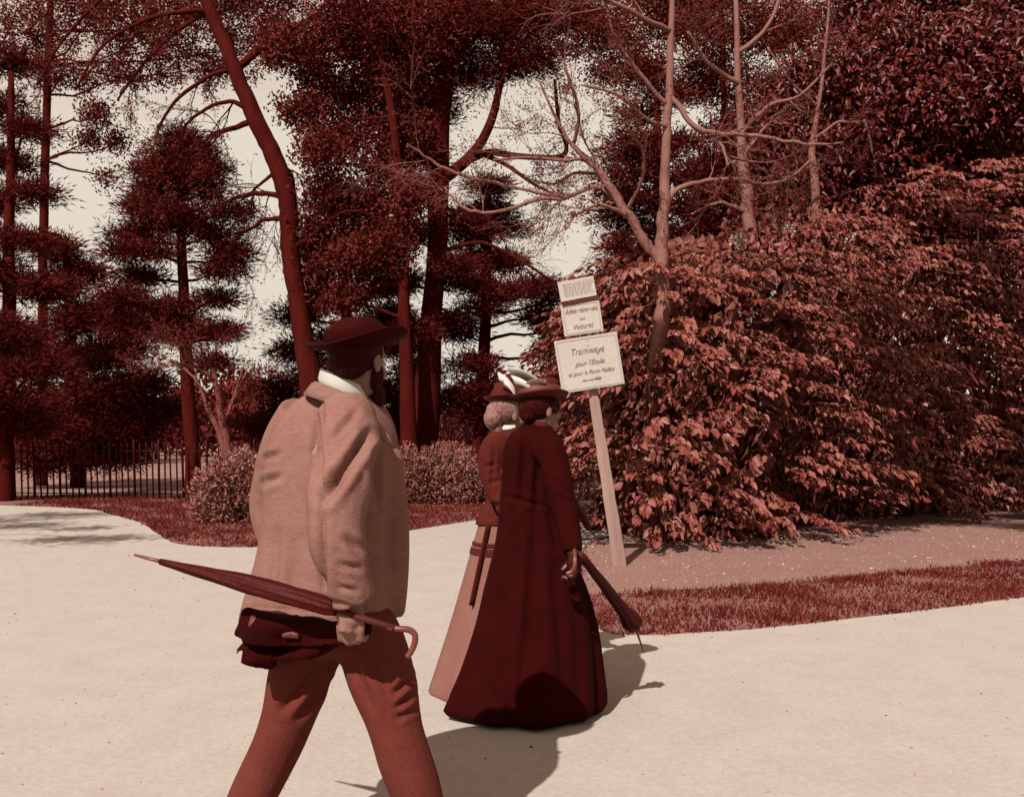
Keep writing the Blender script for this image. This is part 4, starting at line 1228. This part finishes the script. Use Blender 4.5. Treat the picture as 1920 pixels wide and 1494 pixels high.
# folded overcoat carried with the umbrella: layers of cloth hanging below the jacket
oc = thing('overcoat', 'dark folded overcoat hanging below the hem of the tweed jacket', 'overcoat', P(545, 1200, 2.9))
def drape(name, top, bottom, d0, d1, material, thick=.02, seed=0, waves=3, amp=.02):
    """a hanging fold of cloth between two outlines (px, py)"""
    nU, nV = 34, 14
    tl = smooth_line(top, 8); bl_ = smooth_line(bottom, 8)
    def samp(l, u):
        x = u * (len(l) - 1); i = min(int(x), len(l) - 2); return l[i] + (l[i + 1] - l[i]) * (x - i)
    front, back = [], []
    for j in range(nV + 1):
        for i in range(nU + 1):
            u = i / nU; v_ = j / nV
            a = samp(tl, u); b = samp(bl_, u)
            q = a * (1 - v_) + b * v_
            d_ = d0 + (d1 - d0) * u + amp * (.3 + .7 * v_) * math.sin(u * waves * 6.28 + seed) + .6 * amp * math.sin(v_ * 5 + u * 4 + seed * 2) + .02 * (v_ - .5) ** 2
            front.append(P(q[0], q[1], d_))
            back.append(P(q[0], q[1], d_) + Vector((0, thick, 0)))
    W_ = nU + 1
    fs = []
    nF = len(front)
    for j in range(nV):
        for i in range(nU):
            a = j * W_ + i
            fs.append((a, a + 1, a + 1 + W_, a + W_)); fs.append((nF + a + W_, nF + a + 1 + W_, nF + a + 1, nF + a))
    for j in range(nV):
        for i in (0, nU):
            a = j * W_ + i; fs.append((a, a + W_, nF + a + W_, nF + a))
    for i in range(nU):
        for j in (0, nV):
            a = j * W_ + i; fs.append((a, nF + a, nF + a + 1, a + 1))
    m_ = MB(); m_.add(front + back, fs)
    return m_.fused(name, material, oc, voxel=.007, smooth=4, shape=crease_shape([], 2.9, .010, 13))
drape('coat_fold', [(452, 1146), (500, 1152), (570, 1162), (640, 1168), (694, 1172)], [(436, 1190), (455, 1204), (510, 1214), (580, 1212), (640, 1208), (690, 1192)], 2.86, 2.70, M['black'], .06, 1, 2, .018)
drape('coat_fold', [(468, 1190), (520, 1196), (580, 1198), (630, 1196)], [(438, 1222), (458, 1230), (516, 1238), (580, 1234), (632, 1216)], 2.90, 2.78, M['black'], .06, 2.2, 2, .02)
drape('sleeve_lining', [(470, 1150), (490, 1160), (516, 1172)], [(462, 1190), (485, 1198), (512, 1196)], 2.835, 2.80, M['satin'], .02, 4, 1, .01)
drape('sleeve_lining', [(524, 1184), (545, 1182), (560, 1188)], [(526, 1200), (545, 1200), (562, 1198)], 2.79, 2.775, M['satin'], .02, 4, 1, .004)
drape('coat_skirt', [(452, 1218), (480, 1214), (512, 1220)], [(450, 1245), (480, 1250), (511, 1254)], 2.86, 2.85, M['black'], .05, 3, 1, .012)

# ---- the two women --------------------------------------------------------------
def skirt_folds(seed, amp, n_=9):
    def f_(t, py):
        k = max(0, min(1, (py - 960) / 380))
        return 1 + amp * k * (math.sin(n_ * t + seed) + .6 * math.sin(5 * t + seed * 2.3 + py * .004) + .4 * math.sin(14 * t + seed * 3)) * .5
    return f_

lady = thing('person', 'woman in a long black coat and brown straw hat, nearer of the two women', 'person', (P(985, 1341, 4.7).x, 4.7, 0))
D1 = 4.7
b1 = MB()
h1 = P(1014, 768, 4.7)
yaw1 = R(32)
at1, hm1 = head_parts(b1, h1, yaw1, .02, .215)
b1.tube([P(1000, 835, 4.72), P(1004, 805, 4.71), h1 + Vector((0, 0, -.02))], [.07, .05, .048], 12)
b1.tube([P(995, 1010, 4.72), P(995, 920, 4.72), P(1000, 830, 4.72)], [.11, .10, .09], 12)
s1 = P(1030, 838, 4.58); e1 = P(1056, 945, 4.50); w1 = P(1074, 1038, 4.42)
b1.tube([P(1000, 830, 4.7), s1, e1, w1], [.05, .045, .036, .025], 10)
s1b = P(1000, 838, 4.86); e1b = P(1040, 940, 4.95); w1b = P(1075, 1020, 4.8)
b1.tube([P(1000, 830, 4.7), s1b, e1b, w1b], [.05, .045, .036, .025], 10)
par_h = P(1072, 1052, 4.36)
b1.tube([P(985, 1000, 4.7), P(955, 1150, 4.65), P(940, 1300, 4.6)], [.09, .07, .05], 10)
b1.tube([P(985, 1000, 4.7), P(1030, 1150, 4.75), P(1060, 1310, 4.75)], [.09, .07, .05], 10)
hand(b1, w1b, Vector((.3, 0, -1)), Vector((0, 1, 0)), Vector((-1, 0, 0)), .16, .8)
hand(b1, w1, Vector((.12, -.1, -1)), Vector((.2, -1, .0)), Vector((-.5, .4, 0)), .165, .95)
b1.fused('body', M['skin'], lady, voxel=.0055, smooth=2)
c1 = MB()
silhouette_loft(c1, [(792, 982, 1030, 1), (800, 974, 1034), (812, 957, 1043), (828, 947, 1050), (850, 942, 1053), (880, 940, 1053), (910, 940, 1050), (945, 938, 1048), (975, 934, 1054), (1010, 928, 1066), (1060, 917, 1084), (1110, 906, 1102), (1180, 888, 1118),
                     (1260, 862, 1127), (1305, 842, 1129), (1322, 838, 1126), (1334, 850, 1116)], D1, .80, fold=skirt_folds(1.3, .14))
sl1 = smooth_line([(*P(1020, 822, 4.62), .07), (*P(1032, 850, 4.56), .078), (*P(1046, 900, 4.52), .068), (*P(1057, 950, 4.49), .058), (*P(1068, 1000, 4.45), .052), (*P(1074, 1034, 4.42), .046)], 4)
c1.tube([q[:3] for q in sl1], [q[3] for q in sl1], 16)
sl1b = smooth_line([(*P(1000, 822, 4.8), .07), (*P(1010, 870, 4.9), .075), (*P(1040, 940, 4.94), .058), (*P(1072, 1014, 4.82), .046)], 4)
c1.tube([q[:3] for q in sl1b], [q[3] for q in sl1b], 14)
cr1 = [(974, 812, 962, 945, 4, -.012), (1000, 815, 992, 950, 4, -.012), (986, 815, 976, 950, 4, .014), (950, 930, 1020, 950, 5, .012), (1012, 840, 1006, 960, 5, .012), (1030, 960, 1048, 1030, 7, .012), (950, 840, 945, 960, 5, .008), (1005, 960, 1000, 1300, 9, .012), (960, 1000, 930, 1310, 8, .010), (1040, 1060, 1060, 1310, 9, .012),
       (985, 1000, 965, 1300, 8, -.012), (1040, 900, 1060, 925, 5, .008), (1046, 930, 1066, 945, 5, .008)]
c1.fused('coat', M['black'], lady, voxel=.009, smooth=4, shape=crease_shape(cr1, 4.7, .006, 6))
k1 = MB()
k1.loft([ring(P(1006, 808, 4.7), .068, .062, 0), ring(P(1008, 800, 4.7), .062, .058, 0), ring(P(1010, 790, 4.7), .056, .054, 0), ring(P(1010, 790, 4.7), .050, .048, 0)], cap=False)
k1.build('coat_collar', M['bodice'], lady)
k1 = MB()
k1.loft([ring(P(1009, 793, 4.7), .053, .051, 0), ring(P(1010, 787, 4.7), .053, .051, 0), ring(P(1010, 787, 4.7), .047, .046, 0)], cap=False)
k1.build('lace_collar', M['white'], lady)
g1 = MB()
hand(g1, w1 + Vector((0, 0, .01)), Vector((.12, -.1, -1)), Vector((.2, -1, .0)), Vector((-.5, .4, 0)), .190, .95)
g1.fused('glove', M['leather'], lady, voxel=.005, smooth=1)
q1 = MB()
q1.ball(at1(-.03, 0, .025), (.088, .084, .085), hm1); q1.ball(at1(-.075, 0, -.02), (.045, .05, .048), hm1); q1.ball(at1(-.09, 0, .0), (.035, .04, .035), hm1)
q1.ball(at1(.03, -.062, .02), (.045, .022, .04), hm1); q1.ball(at1(.03, .062, .02), (.045, .022, .04), hm1)
q1.fused('hair', M['hairdark'], lady, voxel=.006, smooth=2)
for s in (-1, 1):
    eb = MB(); eb.ball(at1(.079, s * .031, .004), .0105); eb.build('eye', M['white'], lady)
hatpt, hat1 = hat(lady, at1(-.008, 0, .068), yaw1, 0.0, -.1, .142, .128, (.096, .090), .080, M['straw'], M['satin'], False, .012)
bw1 = MB()
# pale ribbon loops standing at the back of the crown
def loop(mb, a, b, bulge, width, n=10):
    a = Vector(a); b = Vector(b); pts = []
    for i in range(n + 1):
        t = i / n
        pts.append(a.lerp(b, t) + Vector(bulge) * math.sin(math.pi * t))
    wv = Vector(width)
    vs = []; fs = []
    for p in pts:
        tk = Vector(bulge).normalized() * .004
        vs += [p - wv / 2, p + wv / 2, p + wv / 2 + tk, p - wv / 2 + tk]
    for i in range(n):
        o_ = i * 4
        for k in range(4):
            fs.append((o_ + k, o_ + (k + 1) % 4, o_ + 4 + (k + 1) % 4, o_ + 4 + k))
    fs += [(3, 2, 1, 0), (n * 4, n * 4 + 1, n * 4 + 2, n * 4 + 3)]
    mb.add(vs, fs)
loop(bw1, P(958, 703, 4.66), P(1012, 722, 4.62), (.006, -.01, .012), (-.03, -.02, .06))
loop(bw1, P(962, 712, 4.64), P(1000, 730, 4.62), (.0, -.015, .006), (-.02, -.01, .04))
loop(bw1, P(985, 722, 4.62), P(1024, 717, 4.6), (.0, -.02, .012), (0, -.02, .014))
bwo = bw1.build('hat_ribbon', M['white'], lady)

prs = thing('umbrella', 'furled black umbrella with pale crook pointed down by the woman in black', 'umbrella', par_h)
ra = P(1078, 1030, 4.40); rb = P(1090, 1042, 4.42); rc = P(1190, 1172, 4.9); rt = P(1207, 1222, 5.05)
rdir = (rc - rb).normalized()
u1 = MB(); ru = rdir.cross(Vector((0, 0, 1))).normalized(); rv = ru.cross(rdir)
rings_ = []
for i in range(21):
    t = i / 20
    c = rb.lerp(rc, t)
    r0 = .016 + .018 * t + (.020 * max(0, (t - .8) / .2) if t < .98 else .004)
    rings_.append([c + (ru * math.cos(a_) + rv * math.sin(a_)) * r0 * (1 + .16 * math.sin(7 * a_ + t * 6)) for a_ in [2 * math.pi * k / 24 for k in range(24)]])
u1.loft(rings_); u1.build('canopy', M['umbrella'], prs)
u1 = MB(); u1.tube([rc, rc.lerp(rt, .5), rt], [.007, .005, .004], 8); u1.build('ferrule', M['handle'], prs)
u1 = MB(); hk = smooth_line([rb + rdir * .02, ra, P(1078, 1042, 4.33), P(1078, 1058, 4.31), P(1073, 1070, 4.31), P(1062, 1076, 4.31)], 4)
u1.tube(hk, .0095, 10); u1.build('crook', M['handle'], prs)

D2 = 5.1
lady2 = thing('person', 'woman in a fitted brown jacket and pale skirt, half hidden behind the woman in black', 'person', (P(945, 1300, D2).x, D2, 0))
b2 = MB()
h2 = P(955, 776, D2); yaw2 = R(25)
at2, hm2_ = head_parts(b2, h2, yaw2, .05, .215)
b2.tube([P(952, 840, 5.12), P(953, 812, 5.11), h2 + Vector((0, 0, -.02))], [.07, .05, .048], 12)
b2.tube([P(955, 1010, 5.12), P(955, 920, 5.12), P(954, 835, 5.12)], [.11, .095, .09], 12)
b2.tube([P(954, 830, 5.1), P(942, 842, 4.98), P(932, 910, 4.93), P(962, 972, 4.9)], [.05, .045, .036, .025], 10)
hand(b2, P(962, 972, 4.9), Vector((1, .2, -.3)), Vector((0, -1, 0)), Vector((0, 0, -1)), .16, .8)
b2.tube([P(954, 830, 5.1), P(962, 842, 5.25), P(990, 910, 5.3), P(1035, 915, 5.2)], [.05, .045, .036, .025], 10)
hand(b2, P(1035, 915, 5.2), Vector((1, -.2, .1)), Vector((0, -.3, 1)), Vector((0, -1, 0)), .16, .95)
b2.tube([P(950, 1000, 5.1), P(930, 1150, 5.1), P(900, 1288, 5.1)], [.09, .07, .05], 10)
b2.tube([P(950, 1000, 5.1), P(985, 1150, 5.1), P(1010, 1288, 5.1)], [.09, .07, .05], 10)
b2.fused('body', M['skin'], lady2, voxel=.0055, smooth=2)
c2 = MB()
silhouette_loft(c2, [(800, 936, 976), (810, 924, 982), (822, 914, 990), (845, 908, 994), (875, 908, 992), (905, 912, 988), (930, 914, 988), (945, 908, 992), (960, 900, 998), (978, 892, 1004), (984, 893, 1003)], D2, .82)
for pts_ in ([(940, 824, 5.0, .068), (926, 845, 4.97, .074), (920, 880, 4.95, .064), (930, 920, 4.93, .052), (960, 968, 4.9, .044)], [(966, 824, 5.22, .068), (980, 860, 5.28, .07), (995, 905, 5.28, .055), (1028, 914, 5.2, .045)]):
    sm_ = smooth_line([(*P(a_, b_, c_), r_) for a_, b_, c_, r_ in pts_], 4)
    c2.tube([q[:3] for q in sm_], [q[3] for q in sm_], 14)
cr2 = [(928, 835, 922, 920, 4, .008), (946, 830, 936, 940, 4, -.006), (915, 945, 940, 950, 5, .010), (910, 875, 930, 870, 4, .008), (918, 905, 940, 900, 4, .008)]
c2.fused('jacket', M['bodice'], lady2, voxel=.0085, smooth=3, shape=crease_shape(cr2, D2, .005, 7))
c2 = MB()
srow = [(965, 905, 995), (985, 897, 1003), (1010, 890, 1010), (1050, 879, 1018), (1150, 852, 1040), (1250, 822, 1066), (1292, 809, 1078), (1298, 812, 1074)]
silhouette_loft(c2, srow, D2, .85, fold=skirt_folds(.4, .10, 8))
sk2 = c2.build('skirt', M['skirt'], lady2)
def skirt_band(y0, y1, grow, name, material):
    m_ = MB()
    rows = []
    for py in (y0, (y0 + y1) / 2, y1):
        l = np.interp(py, [r[0] for r in srow], [r[1] for r in srow]); r_ = np.interp(py, [r[0] for r in srow], [r[2] for r in srow])
        c = P((l + r_) / 2, py, D2); a = (r_ - l) / 2 / F * D2 + grow
        rows.append(ring(c, a, a * .85 + grow, 0, 36, lambda t, py=py: skirt_folds(.4, .10, 8)(t, py)))
    m_.loft(rows[::-1], cap=False)
    o = m_.build(name, material, lady2); return o
skirt_band(1014, 1020, .006, 'skirt_band', M['bodice'])
skirt_band(1024, 1036, .006, 'skirt_band', M['bodice'])
rb2 = MB()  # two narrow dark strips running down the skirt
for (x0, y0, x1, y1, w_) in ((916, 985, 884, 1135, .020), (940, 985, 918, 1170, .022)):
    pts_ = []
    for i in range(13):
        t = i / 12
        px = x0 + (x1 - x0) * t; py = y0 + (y1 - y0) * t
        l = np.interp(py, [r[0] for r in srow], [r[1] for r in srow]); r_ = np.interp(py, [r[0] for r in srow], [r[2] for r in srow])
        cx_, hw = (l + r_) / 2, (r_ - l) / 2
        u_ = max(-1, min(1, (px - cx_) / hw))
        dep = hw / F * D2 * .85 * math.sqrt(max(0, 1 - u_ * u_)) * 1.04 + .02
        pts_.append(P(px, py, D2 - dep))
    rb2.tube(pts_, w_, 8, flat=.25)
rb2.build('skirt_strip', M['bodice'], lady2)
k2 = MB()
k2.loft([ring(P(953, 806, 5.1), .06, .056, 0), ring(P(953, 797, 5.1), .054, .052, 0), ring(P(953, 797, 5.1), .048, .046, 0)], cap=False); k2.build('lace_collar', M['white'], lady2)
q2 = MB()
q2.ball(at2(-.03, 0, .025), (.088, .084, .085), hm2_); q2.ball(at2(-.095, .0, -.03), (.05, .055, .06), hm2_); q2.ball(at2(-.105, 0, .02), (.03, .035, .03), hm2_); q2.ball(at2(-.07, 0, -.09), (.028, .04, .05), hm2_)
q2.fused('hair', M['hairfair'], lady2, voxel=.006, smooth=2)
for s in (-1, 1):
    eb = MB(); eb.ball(at2(.079, s * .031, .004), .0105); eb.build('eye', M['white'], lady2)
hp2, hat2 = hat(lady2, at2(-.005, 0, .072), yaw2, .10, -.1, .135, .125, (.09, .085), .085, M['straw'], M['bodice'], False, .012)
bw2 = MB()
loop(bw2, P(934, 706, 4.97), P(966, 736, 4.96), (.006, -.012, .012), (-.008, -.01, .04))
loop(bw2, P(944, 716, 4.97), P(967, 742, 4.95), (.0, -.02, .01), (-.005, 0, .03))
bw2.build('hat_ribbon', M['white'], lady2)
cn = thing('umbrella', 'slim dark umbrella with bare metal tip slanting down beside the leaning sign post', 'umbrella', P(1066, 930, 5.3))
u2 = MB(); u2.tube([P(1045, 905, 5.2), P(1066, 930, 5.3), P(1090, 965, 5.4), P(1104, 990, 5.45), P(1106, 994, 5.46)], [.012, .022, .026, .020, .008], 12); u2.build('canopy', M['umbrella'], cn)
u2 = MB(); u2.tube([P(1104, 990, 5.45), P(1116, 1006, 5.5), P(1126, 1020, 5.55)], [.007, .006, .004], 8); u2.build('ferrule', M['handle'], cn)
u2 = MB(); u2.tube([P(1045, 905, 5.2), P(1030, 884, 5.13)], [.009, .009], 8); u2.build('shaft', M['handle'], cn)
# things of one kind belong to one group
GROUPS = {'pine_tree': 'dark pines behind the path', 'leafy_tree': 'trees in fine spring leaf', 'bare_tree': 'bare trees with open branches',
          'rounded_shrub': 'low glossy shrubs on the turf', 'dark_shrub': 'dark bushes in the shade of the trees', 'umbrella': 'furled umbrellas carried by the walkers'}
for o in SC.objects:
    k = o.name.split('.')[0]
    if o.parent is None and k in GROUPS: o['group'] = GROUPS[k]
